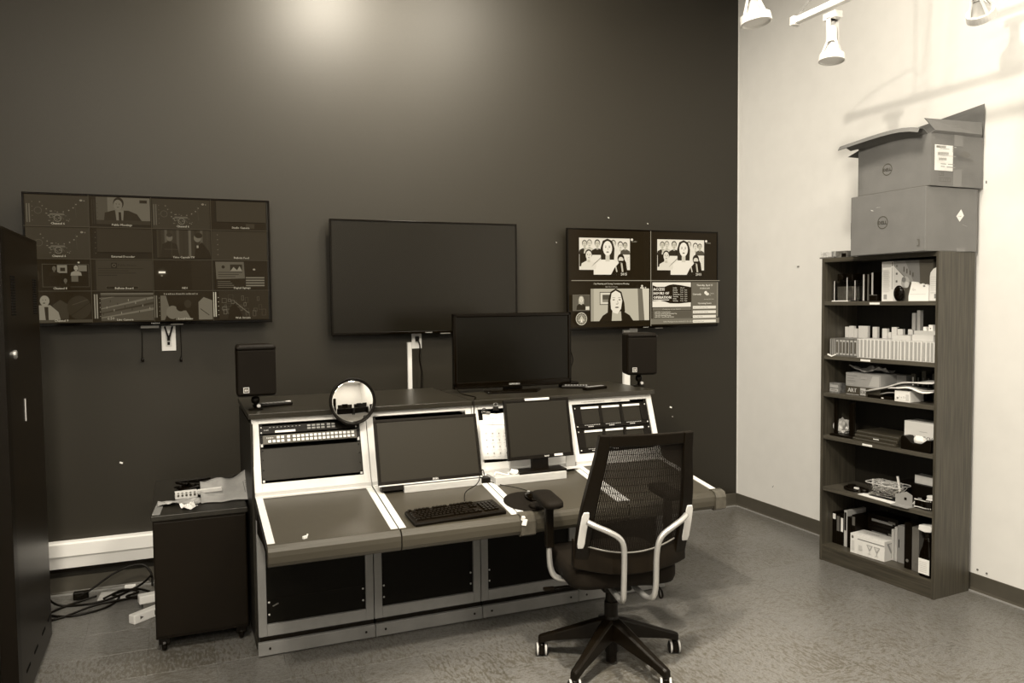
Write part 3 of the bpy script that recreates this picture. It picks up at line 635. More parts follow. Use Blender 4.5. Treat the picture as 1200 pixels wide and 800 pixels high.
# rack control panels in bay one
t = slanted('control_panel', 'black rack control panel, topmost in the left bay, with white label', 'control panel', 0, .04, .285, off=-.002)
B('faceplate', BLACK, t, 0, .486, -.004, .006, -.004, .036, .001); B('chassis', PANEL, t, .03, .45, .006, .09, 0, .032)
B('label_strip', LABELW, t, .072, .17, -.006, -.004, -.001, .010)
btn = None
for r in range(2):
    for c in range(6):
        o = B('button', M('key_grey', .3, .5), t, 0, .017, -.009, -.004, 0, .009, .001) if btn is None else btn.copy()
        if btn is None: btn = o
        elif o.name not in C.objects: C.objects.link(o)
        o.location = (.228 + c * .023 + (.006 if c > 3 else 0), 0, .006 + r * .014)
for k in range(9): B('indicator', M('indicator_grey', .5, .5), t, .045 + k * .018, .052 + k * .018, -.0055, -.004, .026, .028)
Paint(step=.0003).dashes(.02, .012, .005, 4, .6).build('lettering', t, (0, -.0045, 0))
m = MB()
for a in (.006, .472):
    for b in (.002, .028): m.lathe([(.001, 0), (.004, .001), (.004, .003), (.001, .004)], (a, -.004, b), 8, axis='Y')
m.build('rack_screw', SILVERP, t)
t = slanted('router_panel', 'grey rack panel with two long rows of square white buttons', 'control panel', 0, .04, .229, off=-.002)
B('faceplate', RACKGREY, t, 0.012, .474, -.006, .006, .0, .044, .001); B('ear_plate', BLACK, t, 0, .486, -.003, .005, -.001, .045); B('chassis', PANEL, t, .03, .45, .006, .12, .003, .04)
wb = None
for r in range(2):
    for c in range(20):
        if r == 1 and c in (0, 1): continue
        x = .036 + c * .0208 + (.008 if c > 3 else 0) + (.006 if c > 4 else 0)
        if x > .452: continue
        if wb is None: wb = o = B('button', M('button_white', .85, .45), t, 0, .0145, -.012, -.006, 0, .0125, .0012)
        else: o = wb.copy(); C.objects.link(o)
        o.location = (x, 0, .0065 + r * .0185)
Paint(step=.0003).dashes(.030, .028, .006, 5, .7).build('lettering', t, (0, -.0065, 0))
m = MB()
for a in (.006, .478):
    for b in (.006, .038): m.lathe([(.001, 0), (.005, .001), (.005, .004), (.001, .005)], (a, -.003, b), 8, axis='Y')
m.build('rack_screw', BLACK, t)
t = slanted('blank_panel', 'plain dark grey blank panel filling the left bay under the buttons', 'blank panel', 0, .04, .052, off=-.002)
B('faceplate', BLANK, t, 0.0, .486, -.004, .004, .0, .155, .001)
for a in (.008, .478):
    for b in (.008, .05, .10, .145): MB().lathe([(.001, 0), (.004, .001), (.004, .003), (.001, .004)], (a, -.004, b), 8, axis='Y').build('rack_screw', SATIN, t)
for a in (0.0, .474):
    for b in (.225 - .052, .165, -.008): B('cage_nut', SILVERP, t, a + .001, a + .011, -.006, -.001, b, b + .010)
# black gear behind the monitor in bay two
t = slanted('rack_device', 'black rack device with a round grille behind the leaning monitor', 'rack device', 1, .04, .2, off=-.03)
B('case', BLACK, t, 0.01, .49, 0, .06, .0, .115, .002); MB().tube([(.16 + .06 * math.cos(a / 8 * PI), -.004, .055 + .05 * math.sin(a / 8 * PI)) for a in range(9)], .004, 6).build('grille_ring', MIDG, t)
m = MB().lathe([(.001, 0), (.012, .0), (.010, .014), (.001, .014)], (.255, 0, .1), 12, axis='Y').build('knob', MIDG, t, smooth=True)
B('label_plate', LABELW, bays[1], .52, .556, .127, .130, 1.105, 1.115)

# two triple-monitor units in bay four
def triple(v, label):
    t = slanted('triple_monitor_rack', label, 'monitor', 3, .040, v, off=-.002, group=None)
    B('chassis', BLACK, t, 0, .484, .0, .05, 0, .132, .002)
    m = MB(); m.box(0, .484, -.012, .0, .125, .132); m.box(0, .484, -.006, .0, .0, .024)
    for a in (0, .163, .302, .440): m.box(a, a + (.044 if a in (0, .440) else .018), -.008, 0, .024, .125)
    m.build('bezel', BLACK, t, .001)
    for j, a in enumerate((.044, .181, .320)):
        s_ = B('screen', SCRGREY, t, a, a + .119, -.003, 0, .026, .120, .0); 
        B('label_strip', LABELW, t, a + .002, a + .117, -.011, -.003, .113, .124)
        m = MB()
        for q in range(9): m.box(a + .012 + q * .0115, a + .018 + q * .0115, -.009, -.006, .016, .019)
        for q in range(4): m.box(a + .034 + q * .009, a + .039 + q * .009, -.009, -.006, .006, .011)
        m.build('button_row', M('small_button', .55, .5), t)
    m = MB()
    for a in (.008, .474):
        for b in (.012, .118): m.lathe([(.001, 0), (.004, .001), (.004, .004), (.001, .005)], (a, -.006, b), 8, axis='Y')
    m.build('rack_screw', SILVERP, t)
    return t
triple(.182, 'upper rack strip of three small grey screens in the right bay')
triple(.045, 'lower rack strip of three small grey screens in the right bay')
Paint(step=.0003).rect(.02, 0, .42, .020, .72).dashes(.10, .007, .006, 22, .25).dashes(.30, .007, .006, 9, .3).build('tape_label', bays[3], (0.0, .008 + math.sin(TH) * .326 - .002, .797 + math.cos(TH) * .326 - .0), (-TH, 0, 0))

# papers in bay three
def paper(label, u, v, w_, h_, rz, off, mat=PAPER, deco=None, shade=0):
    t = slanted('paper_sheet', label, 'paper', 2, u, v, off=off)
    t.rotation_euler = (Matrix.Rotation(-TH, 3, 'X') @ Matrix.Rotation(rz, 3, 'Y')).to_euler()
    m = MB(); n = 5
    rows = [[(w_ * i / n, -.004 * math.sin(PI * i / n) - .003 * math.sin(3 * j + i), h_ * j / 4) for i in range(n + 1)] for j in range(5)]
    m.loft(rows, caps=False, close=False); m.build('sheet', mat, t, solid=.0006, smooth=True)
    if deco: deco.build('writing', t, (0, -.009, 0))
    return t
P = Paint(step=.0002)
for i in range(4):
    for j in range(4): P.rect(.028 + i * .036, .03 + j * .036, .035 + i * .036, .034 + j * .036, .15); P.line(.015 + i * .036, .014 + j * .036, .04 + i * .036, .016 + j * .036, .0012, .45)
P.rect(.01, .185, .13, .188, .2); P.text('APRIL', .07, .192, .014, .3)
paper('white calendar sheet with dots pinned on the third bay', .018, .055, .16, .215, .05, .020, deco=P)
P = Paint(step=.0002); P.line(.01, .03, .09, .035, .001, .4).line(.02, .17, .06, .14, .004, .3).line(.02, .1, .09, .1, .001, .5)
paper('blank white sheet hanging half behind the stand monitor', .125, .085, .12, .215, -.04, .012, PAPER, P)
P = Paint(step=.0002); P.text('Call list', .06, .012, .016, .3).rect(.01, .03, .11, .031, .4)
paper('small white note above the calendar sheet on the third bay', .055, .262, .11, .045, .06, .008, PAPER, P)
t = slanted('clip_hook', 'small black clip with a coiled key ring at the top of the papers', 'clip', 2, .045, .300, off=.012)
MB().rbox((.03, -.004, .012), (.05, .01, .014), (0, .2, 0)).build('clip', MIDG, t, .002); MB().tube([(.02 + .012 * math.cos(a), -.011, .022 + .012 * math.sin(a)) for a in [k * PI / 8 for k in range(17)]], .002, 6).build('ring', BLACK, t)
t = slanted('binder_clip', 'black binder clip with silver handles holding the sheet by the stand monitor', 'clip', 2, .135, .318, off=.012)
MB().prism([(-.018, 0), (.018, 0), (.012, .022), (-.012, .022)], 'Y', -.012, 0).build('clip_body', BLACK, t); MB().tube([(-.008, -.01, .02), (-.012, -.014, .036), (0, -.014, .044), (.012, -.014, .036), (.008, -.01, .02)], .0018, 6).build('handle', SILVER, t)

# ------------------------------------------------------------ blocks, monitors, keyboard, mouse
def dz(y): return .775 + (y + 1.33) * (.083 / .54)      # height of the sloping desk
def riser(label, x0, x1, y0, y1, h, mat):
    t = thing('riser_block', label, 'block', (x0, y0, dz(y0)), (0, 0, 0))
    zz = dz(y1) - dz(y0)
    MB().loft([[(0, 0, 0.0), (x1 - x0, 0, 0.0), (x1 - x0, y1 - y0, zz + .0), (0, y1 - y0, zz + .0)], [(0, 0, h), (x1 - x0, 0, h), (x1 - x0, y1 - y0, h), (0, y1 - y0, h)]]).build('block', mat, t, .002)
    return t
RIS = M('pale_wood_block', .5, .5, noise=.1, nscale=10, stretch=(1, 8, 8))
riser('long pale wood block under the leaning monitor', -3.2, -2.79, -1.47, -1.38, .034, RIS)
r3 = riser('pale wood block under the monitor on its stand', -2.722, -2.313, -1.50, -1.36, .040, RIS)
t = thing('flat_panel_monitor', 'grey flat monitor leaning on the block in the second bay', 'monitor', (-3.052, -1.455, .800), (math.radians(-16), 0, math.radians(.0)))
m = MB(); a = .273; h = .326; e = .014
m.box(-a, a, 0, .022, 0, e + .003); m.box(-a, a, 0, .022, h - e, h); m.box(-a, -a + e, 0, .022, e + .003, h - e); m.box(a - e, a, 0, .022, e + .003, h - e); m.build('bezel', SATIN, t, .002)
B('screen', M('monitor_grey', .02, .42, spec=.25), t, -a + e, a - e, .004, .02, e + .003, h - e)
B('rear_housing', BLACK, t, -a + .02, a - .02, .022, .045, .03, h - .03, .01); B('silver_foot_edge', LAM, t, -a, a, -.002, .024, -.007, -.001, .001)
Paint(step=.0003).text('DELL', .02, .004, .014, .95, bold=.0006).build('brand_lettering', t, (0, -.001, 0))
m = MB()
for q in range(4): m.box(a - .013, a - .003, -.002, .001, .05 + q * .02, .06 + q * .02)
m.build('control_button', SATIN, t)
m = MB(); m.box(-.19, -.18, -.03, 0, -.028, -.006); m.box(-.24, -.23, -.03, 0, -.028, -.006); m.box(-.25, -.14, -.01, .02, -.04, -.03)
m = MB(); m.box(-.26, -.15, .0, .04, -.03, -.007); m.build('rear_foot', BLACK, t)

t = thing('stand_monitor', 'dark square monitor on a black foot in the third bay', 'monitor', (-2.428, -1.43, r3.location.z + .040 + 0), (0, 0, math.radians(0)))
MB().prism([(-.155, -.055), (-.125, .05), (.13, .05), (.125, -.055)], 'Z', 0, .012).build('foot', BLACK, t, .004)
MB().rbox((0, .03, .05), (.10, .022, .10), (-.1, 0, 0)).build('neck', BLACK, t, .004)
sc = bpy.data.objects.new('tilt', None); bpy.data.objects.remove(sc)
Rm = Matrix.Translation((0, -.005, .068)) @ Matrix.Rotation(math.radians(-12), 4, 'X')
a = .193; h = .322; e = .015
def mk(mb, name, mat, bevel=0): mb.bm.transform(Rm); return mb.build(name, mat, t, bevel)
m = MB(); m.box(-a, a, 0, .022, 0, e + .006); m.box(-a, a, 0, .022, h - e, h); m.box(-a, -a + e, 0, .022, e, h - e); m.box(a - e, a, 0, .022, e, h - e); mk(m, 'bezel', BLACK, .002)
mk(MB().box(-a + e, a - e, .003, .02, e + .006, h - e), 'screen', SCRGREY); mk(MB().box(-a + .02, a - .02, .022, .05, .03, h - .03), 'rear_housing', BLACK, .008)
mk(MB().box(-.07, .075, -.001, .003, h - .008, h + .004), 'top_label', LABELW); mk(MB().box(.075, .125, -.001, .001, .006, .018), 'bezel_sticker', LABELW)
Paint(step=.0003).text('acer', .03, .007, .016, .85, bold=.0005).build('brand_lettering', t, Rm @ Vector((0, -.001, 0)), (math.radians(-12), 0, 0))

# small things on the third riser
zr = r3.location.z + .04
t = thing('crumpled_tissue', 'crumpled white tissue beside the monitor foot', 'tissue', (-2.60, -1.45, zr))
m = MB(); rr = random.Random(3)
bmesh.ops.create_icosphere(m.bm, subdivisions=2, radius=.02)
for v in m.bm.verts: v.co *= rr.uniform(.7, 1.35); v.co.z = max(v.co.z * .7 + .012, 0)
m.build('tissue', PAPER, t)
cable('white_cable', [(-2.715, -1.46, zr + .004), (-2.69, -1.42, zr + .012), (-2.66, -1.45, zr + .006), (-2.64, -1.47, zr + .004), (-2.62, -1.42, zr + .006)], .004, WHITEP, 'short white cable lying on the block left of the monitor foot')
t = thing('desk_phone_adapter', 'small black adapter with cable at the left end of the block', 'adapter', (-2.765, -1.43, dz(-1.45))); B('case', BLACK, t, -.02, .03, -.03, .03, 0, .03, .004); MB().tube(curve_pts([(0, 0, .03), (-.01, .01, .05), (.01, .03, .06), (.02, .04, .03)]), .003, 6).build('cord', BLACK, t, smooth=True)
t = thing('ruler', 'white ruler lying across the seam right of the stand monitor', 'ruler', (-2.25, -1.40, dz(-1.40) + .014), (0, 0, .05)); B('blade', LAM, t, -.06, .06, -.018, .018, 0, .006, .001); m = MB()
for k in range(11): m.box(-.055 + k * .011, -.0545 + k * .011, -.016, -.006, .006, .0063)
m.build('graduation', BLACK, t)
t = thing('acrylic_stand', 'small clear plastic stand leaning on the frame right of the stand monitor', 'stand', (-2.22, -1.365, dz(-1.36) + .006)); B('front_plate', M('frosted_plastic', .5, .2), t, -.03, .03, 0, .004, 0, .07, .001); B('foot_plate', M('frosted_plastic', .5, .2), t, -.03, .03, -.03, 0, 0, .004)

# keyboard with separate keys
t = thing('keyboard', 'black full-size keyboard in front of the leaning monitor', 'keyboard', (-3.04, -1.795, dz(-1.795) + .004), (math.atan(.083 / .54), 0, math.radians(5)))
B('base', BLACK, t, -.228, .228, -.075, .078, 0, .016, .004)
B('top_plate', SATIN, t, -.224, .224, -.071, .074, .016, .019, .002)
kw = .0190; k1 = None; KEY = M('keycap_black', .014, .3, black=True); shapes = {}
def key(x, y, w_):
    if w_ not in shapes:
        m = MB(); a, b = w_ * kw / 2 - .001, .0085
        m.loft([[(-a, -b, 0), (a, -b, 0), (a, b, 0), (-a, b, 0)], [(-a + .002, -b + .0015, .008), (a - .002, -b + .0015, .008), (a - .002, b - .0025, .008), (-a + .002, b - .0025, .008)]])
        o = m.build('key', KEY, t); shapes[w_] = o
    else: o = shapes[w_].copy(); C.objects.link(o)
    o.location = (x, y, .019)
rows = [([1] * 1 + [0] + [1] * 4 + [.5 * 0 + 0.0] + [1] * 4 + [0.0] + [1] * 4, .062), ([1] * 13 + [2], .034), ([1.5] + [1] * 12 + [1.5], .015), ([1.75] + [1] * 11 + [2.25], -.004), ([2.25] + [1] * 10 + [2.75], -.023), ([1.25, 1.25, 1.25, 6.25, 1.25, 1.25, 1.25, 1.25], -.044)]
for ws, y in rows:
    x = -.218
    for w_ in ws:
        if w_ == 0: x += kw * .66; continue
        key(x + w_ * kw / 2, y, w_); x += w_ * kw
for c in range(3):
    for y in (.062, .034, .015): key(.063 + c * kw, y, 1)
    key(.063 + c * kw, -.044, 1)
key(.063 + kw, -.025, 1)
for c in range(4):
    for y in (.034, .015, -.004, -.023, -.044): key(.133 + c * kw, y, 1)
Paint(step=.0002).rect(.075, .072, .115, .077, .9).build('logo_print', t, (0, 0, .0192), (-PI / 2, 0, 0))
cable('keyboard_cable', [(-2.975, -1.73, .75), (-2.93, -1.62, .765), (-2.84, -1.53, .775), (-2.80, -1.47, .80), (-2.79, -1.40, .84), (-2.785, -1.345, .88)], .0025, BLACK, 'black keyboard cable curling up behind the leaning monitor')
# mouse pad and mouse
t = thing('mouse_pad', 'round black mouse pad hanging over the desk edge in the third bay', 'mouse pad', (-2.655, -1.745, dz(-1.745) + .005), (math.atan(.083 / .54), 0, 0))
MB().lathe([(.001, 0), (.112, 0), (.116, .002), (.116, .005), (.112, .007), (.001, .006)], (0, 0, 0), 40).build('pad', SOFT, t)
MB().lathe([(.001, 0), (.03, 0), (.036, .006), (.03, .016), (.001, .02)], (.01, -.085, .006), 24).build('wrist_rest', SOFT, t, smooth=True)
t = thing('computer_mouse', 'black computer mouse lying on the round pad', 'mouse', (-2.622, -1.735, dz(-1.735) + .013), (math.atan(.083 / .54), 0, math.radians(12)))
m = MB(); bmesh.ops.create_uvsphere(m.bm, u_segments=20, v_segments=12, radius=1)
for v in m.bm.verts:
    v.co = Vector((v.co.x * (.031 - .004 * v.co.y), v.co.y * .057, max(v.co.z, 0) * .034 * (1 - .25 * v.co.y)))
m.build('shell', GLOSS, t, smooth=True); MB().rbox((0, .034, .026), (.007, .02, .006), (-.3, 0, 0)).build('scroll_wheel', SILVERP, t, .002); MB().rbox((0, .02, .0315), (.0015, .05, .002), (-.2, 0, 0)).build('button_gap', BLACK, t)
cable('mouse_cable', [(-2.612, -1.68, .735), (-2.60, -1.62, .738), (-2.64, -1.56, .746), (-2.69, -1.51, .752), (-2.74, -1.45, .764)], .0022, BLACK, 'thin black mouse cable running back over the desk')
t = thing('plastic_clip', 'tiny white plastic clip on the left desk front edge', 'clip', (-3.742, -1.852, dz(-1.852) + .002)); MB().rbox((0, 0, .006), (.02, .01, .012), (0, 0, .5)).rbox((.01, .003, .012), (.006, .008, .014), (0, .4, 0)).build('clip', LABELW, t, .001)

# ------------------------------------------------------------ things on the console top
ZT = 1.165
t = thing('small_television', 'small black television standing on the right console top', 'television', (-2.355, -.87, ZT), (0, 0, math.radians(-2)))
MB().prism([(-.21, -.14), (.09, -.16), (.16, -.05), (.13, .06), (-.14, .08), (-.19, 0)], 'Z', 0, .012).build('foot', GLOSS, t, .004); B('neck', BLACK, t, -.06, .06, .0, .03, .012, .06, .004)
m = MB(); a = .379; z0, z1 = .022, .468; e = .022
m.box(-a, a, -.02, .02, z0, z0 + .04); m.box(-a, a, -.02, .02, z1 - e, z1); m.box(-a, -a + e, -.02, .02, z0, z1); m.box(a - e, a, -.02, .02, z0, z1); m.build('bezel', GLOSS, t, .005)
B('screen', M('lcd_off', .004, .15, spec=.2), t, -a + e, a - e, -.014, .01, z0 + .04, z1 - e); B('rear_housing', BLACK, t, -a + .03, a - .03, .02, .07, z0 + .03, z1 - .03, .015)
B('corner_base', BLACK, t, a - .06, a + .05, -.02, .05, .0, .034, .004)
Paint(step=.0003).text('SAMSUNG', -.0, z0 + .014, .015, .75, bold=.0003).build('brand_lettering', t, (0, -.021, 0))
cable('television_cord', [(-1.975, -.80, 1.42), (-1.93, -.78, 1.40), (-1.905, -.78, 1.33), (-1.93, -.79, 1.28), (-1.99, -.80, 1.27)], .004, BLACK, 'black cord looping out of the small television back')
cable('antenna_cord', [(-2.73, -.88, 1.20), (-2.72, -.95, 1.175), (-2.70, -1.02, 1.168), (-2.69, -1.12, 1.168), (-2.735, -1.22, 1.168), (-2.745, -1.243, 1.15), (-2.748, -1.246, 1.05)], .003, BLACK, 'thin black cord dropping over the console top seam')

def remote(label, loc, rz, L=.17, wdt=.045, mat=BLACK):
    t = thing('remote_control', label, 'remote control', loc, (0, 0, rz))
    B('body', mat, t, -wdt / 2, wdt / 2, -L / 2, L / 2, 0, .018, .006); m = MB()
    for i in range(3):
        for j in range(8): m.box(-wdt * .32 + i * wdt * .25, -wdt * .18 + i * wdt * .25, -L * .38 + j * L * .1, -L * .32 + j * L * .1, .018, .0205)
    m.build('button_pad', M('small_grey_button', .28, .5), t); return t
remote('black remote control lying behind the left speaker foot', (-3.77, -.97, ZT), math.radians(-78), .2, .05)
remote('black remote control right of the small television foot', (-1.97, -.95, ZT), math.radians(62), .18, .05)
remote('second black remote crossing in front of the other by the small television', (-1.90, -1.06, ZT), math.radians(-75), .17, .045)
B('cover_tab', LABELW, bpy.data.objects['remote_control'], -.008, .008, .07, .095, .0185, .022)

def speaker(label, x, y, rz):
    t = thing('monitor_speaker', label, 'speaker', (x, y, ZT), (0, 0, rz))
    m = MB(); m.lathe([(.001, 0), (.036, 0), (.036, .006), (.012, .012), (.001, .012)], (0, 0, 0), 20); m.build('stand_foot', BLACK, t)
    MB().lathe([(.008, .01), (.008, .03), (.019, .036), (.022, .05), (.019, .064), (.010, .07), (.010, .085)], (0, 0, 0), 16).build('ball_mount', BLACK, t, smooth=True)
    MB().lathe([(.001, 0), (.009, .001), (.009, .012), (.001, .013)], (.012, -.018, .022), 10, axis='Y').build('knob', SILVERP, t)
    m = MB(); m.prism([(-.098, -.07), (.098, -.07), (.085, .09), (-.085, .09)], 'Z', .075, .335); c = m.build('cabinet', SATIN, t, .018, seg=3)
    m = MB(); m.box(-.092, .092, -.082, -.068, .084, .308); m.build('grille', SOFT, t, .01, seg=2)
    MB().prism([(-.098, -.070), (.098, -.070), (.088, -.082), (-.088, -.082)], 'Z', .310, .324).build('top_lip', BLACK, t, .004)
    P = Paint(step=.0005).rect(-.066, .096, -.038, .124, .75).rect(-.063, .099, -.041, .121, .08).text('EV', -.052, .104, .014, .9, bold=.0008); P.build('logo_badge', t, (0, -.083, 0))
    return t
speaker('black loudspeaker on ball mount, at the left end of the console', -3.865, -1.075, math.radians(2))
speaker('black loudspeaker on ball mount under the right television', -1.572, -1.03, math.radians(-14))

t = thing('convex_mirror', 'round convex mirror with black rim on the console top edge', 'mirror', (-3.411, -1.252, 1.165))
fwd = Vector((-4.21 + 3.41 + .9, -5.31 + 1.25, .35)).normalized()
rot = fwd.to_track_quat('Z', 'Y').to_matrix().to_4x4(); Tm = Matrix.Translation((0, -.03, .040)) @ rot
m = MB(); R0 = .108; Rs = .58; prof = []
for q in range(15):
    r = R0 * (1 - q / 14); prof.append((r, math.sqrt(Rs * Rs - r * r) - math.sqrt(Rs * Rs - R0 * R0)))
m.lathe([(R0, -.002)] + prof, (0, 0, 0), 48); m.bm.transform(Tm); m.build('mirror_glass', MIRROR, t, smooth=True)
m = MB(); pts = [(R0 + .006 + .006 * math.cos(q * PI / 4), .008 * math.sin(q * PI / 4)) for q in range(9)]
m.lathe(pts, (0, 0, 0), 48); m.bm.transform(Tm); m.build('rim', BLACK, t, smooth=True)
m = MB(); m.lathe([(.001, -.012), (R0 * .9, -.010), (R0, -.003), (.001, -.003)], (0, 0, 0), 32); m.bm.transform(Tm); m.build('back_shell', BLACK, t)
MB().tube([(0, 0.03, 0.006), (0, .01, .03), (0, -.012, .04)], .006, 8).box(-.02, .02, .014, .06, 0, .006).build('clamp', BLACK, t)

# ------------------------------------------------------------ office chair
ch = thing('office_chair', 'black mesh-back office chair with silver tubes before the console', 'chair', (-2.385, -2.10, 0), (0, 0, math.radians(-10)))
hub = MB().lathe([(.001, .06), (.030, .06), (.034, .12), (.040, .20), (.036, .225), (.03, .235), (.001, .235)], (0, 0, 0), 20).build('base_hub', BLACK, ch, smooth=False)
MB().cyl((0, 0, .015), (0, 0, .06), .026, 16).build('column_foot', BLACK, ch)
MB().cyl((0, 0, .23), (0, 0, .43), .026, 16).build('gas_column', BLACK, ch); MB().cyl((0, 0, .232), (0, 0, .30), .032, 16).build('column_sleeve', BLACK, ch)
cast = None
for k in range(5):
    an = math.radians(140.5 + 10 + 72 * k); d = Vector((math.cos(an), math.sin(an), 0)); s_ = Vector((-d.y, d.x, 0)); rings = []
    for (r, zt, zb, wd_) in ((.02, .225, .13, .034), (.08, .205, .125, .031), (.18, .165, .105, .026), (.28, .125, .085, .022), (.335, .105, .066, .020), (.352, .098, .062, .016)):
        c = d * r
        rings.append([c + s_ * wd_ + Vector((0, 0, zb)), c + s_ * wd_ * .9 + Vector((0, 0, zt - .008)), c + s_ * wd_ * .5 + Vector((0, 0, zt)), c - s_ * wd_ * .5 + Vector((0, 0, zt)), c - s_ * wd_ * .9 + Vector((0, 0, zt - .008)), c - s_ * wd_ + Vector((0, 0, zb))])
    MB().loft(rings).build('base_arm', BLACK, ch, .003)
    # caster: a part with its two wheels as sub-parts
    ca = MB().lathe([(.001, .03), (.016, .03), (.018, .055), (.008, .064), (.008, .08), (.001, .08)], (0, 0, 0), 14).rbox((0, 0, .032), (.022, .05, .04)).build('caster', BLACK, ch)
    ca.location = d * .338; ca.rotation_euler = (0, 0, math.radians(-12 + [0, 6, -8, 3, 20][k]))
    for sx in (-1, 1):
        MB().lathe([(.001, -.009), (.022, -.009), (.0285, -.006), (.0285, .006), (.022, .009), (.001, .009)], (sx * .02, 0, .0285), 20, axis='X').build('wheel', BLACK, ca)
        MB().lathe([(.0286, -.005), (.0300, -.003), (.0300, .003), (.0286, .005)], (sx * .02, 0, .0300), 20, axis='X').build('tread', RUBBER, ca)
# seat cushion
m = MB(); rings = []
def rrect(a, b, r, n=5):
    out = []
    for cx, cy, s0 in ((a - r, b - r, 0), (-a + r, b - r, 1), (-a + r, -b + r, 2), (a - r, -b + r, 3)):
        for q in range(n + 1):
            an = (s0 + q / n) * PI / 2; out.append((cx + r * math.cos(an), cy + r * math.sin(an)))
    return out
for sc_, z in ((.90, .405), (.97, .412), (1.0, .435), (1.0, .475), (.97, .495), (.90, .505), (.6, .508), (.2, .506)):
    rings.append([(x * sc_, y * sc_ + .02, z - .012 * max(0, y / .24) * (z > .45)) for x, y in rrect(.252, .24, .08)])
m.loft(rings).build('seat', FABRIC, ch, smooth=True, loc=(0, 0, .03))
MB().prism([(-.17, -.14), (.17, -.14), (.17, .16), (-.17, .16)], 'Z', .385, .408).build('seat_pan', BLACK, ch, .008, loc=(0, 0, .03))
B('tilt_mechanism', BLACK, ch, -.07, .07, -.10, .10, .375, .418, .01)
MB().tube(curve_pts([(.08, .0, .37), (.20, -.02, .365), (.235, -.03, .345), (.245, -.03, .31), (.232, -.03, .305), (.225, -.03, .345)]), .005, 6).build('tilt_lever', BLACK, ch, smooth=True)
MB().tube(curve_pts([(-.06, .05, .37), (-.2, .06, .365), (-.27, .06, .362)]), .006, 6).rbox((-.285, .06, .362), (.05, .02, .012)).build('height_lever', BLACK, ch)
# back frame: a curved sheet in frame coordinates (u across, v up)
def bk(u, v):     # v 0..1 bottom to top
    halfw = .258 - .048 * v + .016 * math.sin(PI * min(1, v * 1.2))
    z = .555 + .588 * v
    y = -.245 - .02 * math.sin(PI * v) - .125 * v ** 1.3 + .055 * (u * u) * (1 - .55 * v)
    return Vector((u * halfw + .014 + .022 * v, y, z))
def strip(u0, u1, v0, v1, nu, nv, mb, th=.022):
    for side in (0, 1):
        pass
    rings = []
    for j in range(nv + 1):
        v = v0 + (v1 - v0) * j / nv; fr_ = []; bk_ = []
        for i in range(nu + 1):
            u = u0 + (u1 - u0) * i / nu; p = bk(u, v); fr_.append(p + Vector((0, th / 2, 0))); bk_.append(p - Vector((0, th / 2, 0)))
        rings.append(fr_ + bk_[::-1])
    mb.loft(rings)
m = MB(); strip(-1, -.78, .0, 1.0, 2, 14, m, .036); strip(.78, 1, .0, 1.0, 2, 14, m, .036); strip(-.8, .8, .915, 1.0, 10, 2, m, .026)
m.build('back_frame', BLACK, ch, .004)
# lower band of the frame with the curved pale edge
m = MB(); rings = []
for i in range(17):
    u = -1.02 + 2.04 * i / 16; p = bk(max(-1, min(1, u)), .0); x = p.x * 1.01; drop = .055 * (1 - u * u); y = p.y - .004
    rings.append([(x, y - .018, .668 - drop), (x, y + .016, .668 - drop), (x, y + .022, .545 - .03 * (1 - u * u)), (x, y - .022, .545 - .03 * (1 - u * u))])
m.loft(rings).build('lumbar_band', SATIN, ch, .006)
m = MB(); m.tube([((-.82 + 1.64 * i / 20) * .255, bk(-.82 + 1.64 * i / 20, .08).y - .022, +.670 - .055 * (1 - (-.82 + 1.64 * i / 20) ** 2)) for i in range(21)], .004, 6).build('band_edge', MIDG, ch, smooth=True)
# mesh of fine vertical strands (uncountable), with cross threads
m = MB(); NU = 52
for i in range(NU):
    u = -.80 + 1.60 * (i + .5) / NU; hw = .0031; prev = None
    for j in range(15):
        v = .03 + .89 * j / 14; p = bk(u, v); a = m.bm.verts.new(p + Vector((-hw, .0, 0))); b = m.bm.verts.new(p + Vector((hw, 0, 0)))
        if prev: m.bm.faces.new((prev[0], prev[1], b, a))
        prev = (a, b)
for j in range(14):
    v = .10 + .81 * j / 14; prev = None
    for i in range(9):
        u = -.8 + 1.6 * i / 8; p = bk(u, v) + Vector((0, .0008, 0)); a = m.bm.verts.new(p + Vector((0, 0, -.0010))); b = m.bm.verts.new(p + Vector((0, 0, .0010)))
        if prev: m.bm.faces.new((prev[0], prev[1], b, a))
        prev = (a, b)
o = m.build('back_mesh', SOFT, ch); o['kind'] = 'stuff'
# silver back supports and plates
for s_ in (-1, 1):
    e_ = .018 if s_ > 0 else .012
    pts = [(s_ * .050 + e_, -.05, .405), (s_ * .055 + e_, -.17, .40), (s_ * .06 + e_, -.255, .400), (s_ * .066 + e_, -.305, .425), (s_ * .070 + e_, -.322, .48), (s_ * .070 + e_, -.330, .60), (s_ * .076 + e_, -.338, .665), (s_ * .096 + e_, -.340, .702), (s_ * .14 + e_, -.335, .730), (s_ * .19 + e_, -.318, .752), (s_ * .222 + e_, -.297, .768)]
    MB().tube(curve_pts(pts, 5), .0125, 14).build('back_support', SILVER, ch, smooth=True)
    p0, p1 = bk(s_ * .93, .12), bk(s_ * .93, .40)
    m = MB(); rings = []
    for q in range(9):
        v = .14 + .29 * q / 8; p = bk(s_ * .93, v); wq = .017 if 0 < q < 8 else .012
        rings.append([p + Vector((-wq, -.016, 0)), p + Vector((wq, -.016, 0)), p + Vector((wq, -.026, 0)), p + Vector((-wq, -.026, 0))])
    m.loft(rings).build('side_plate', SILVERP, ch, .004)
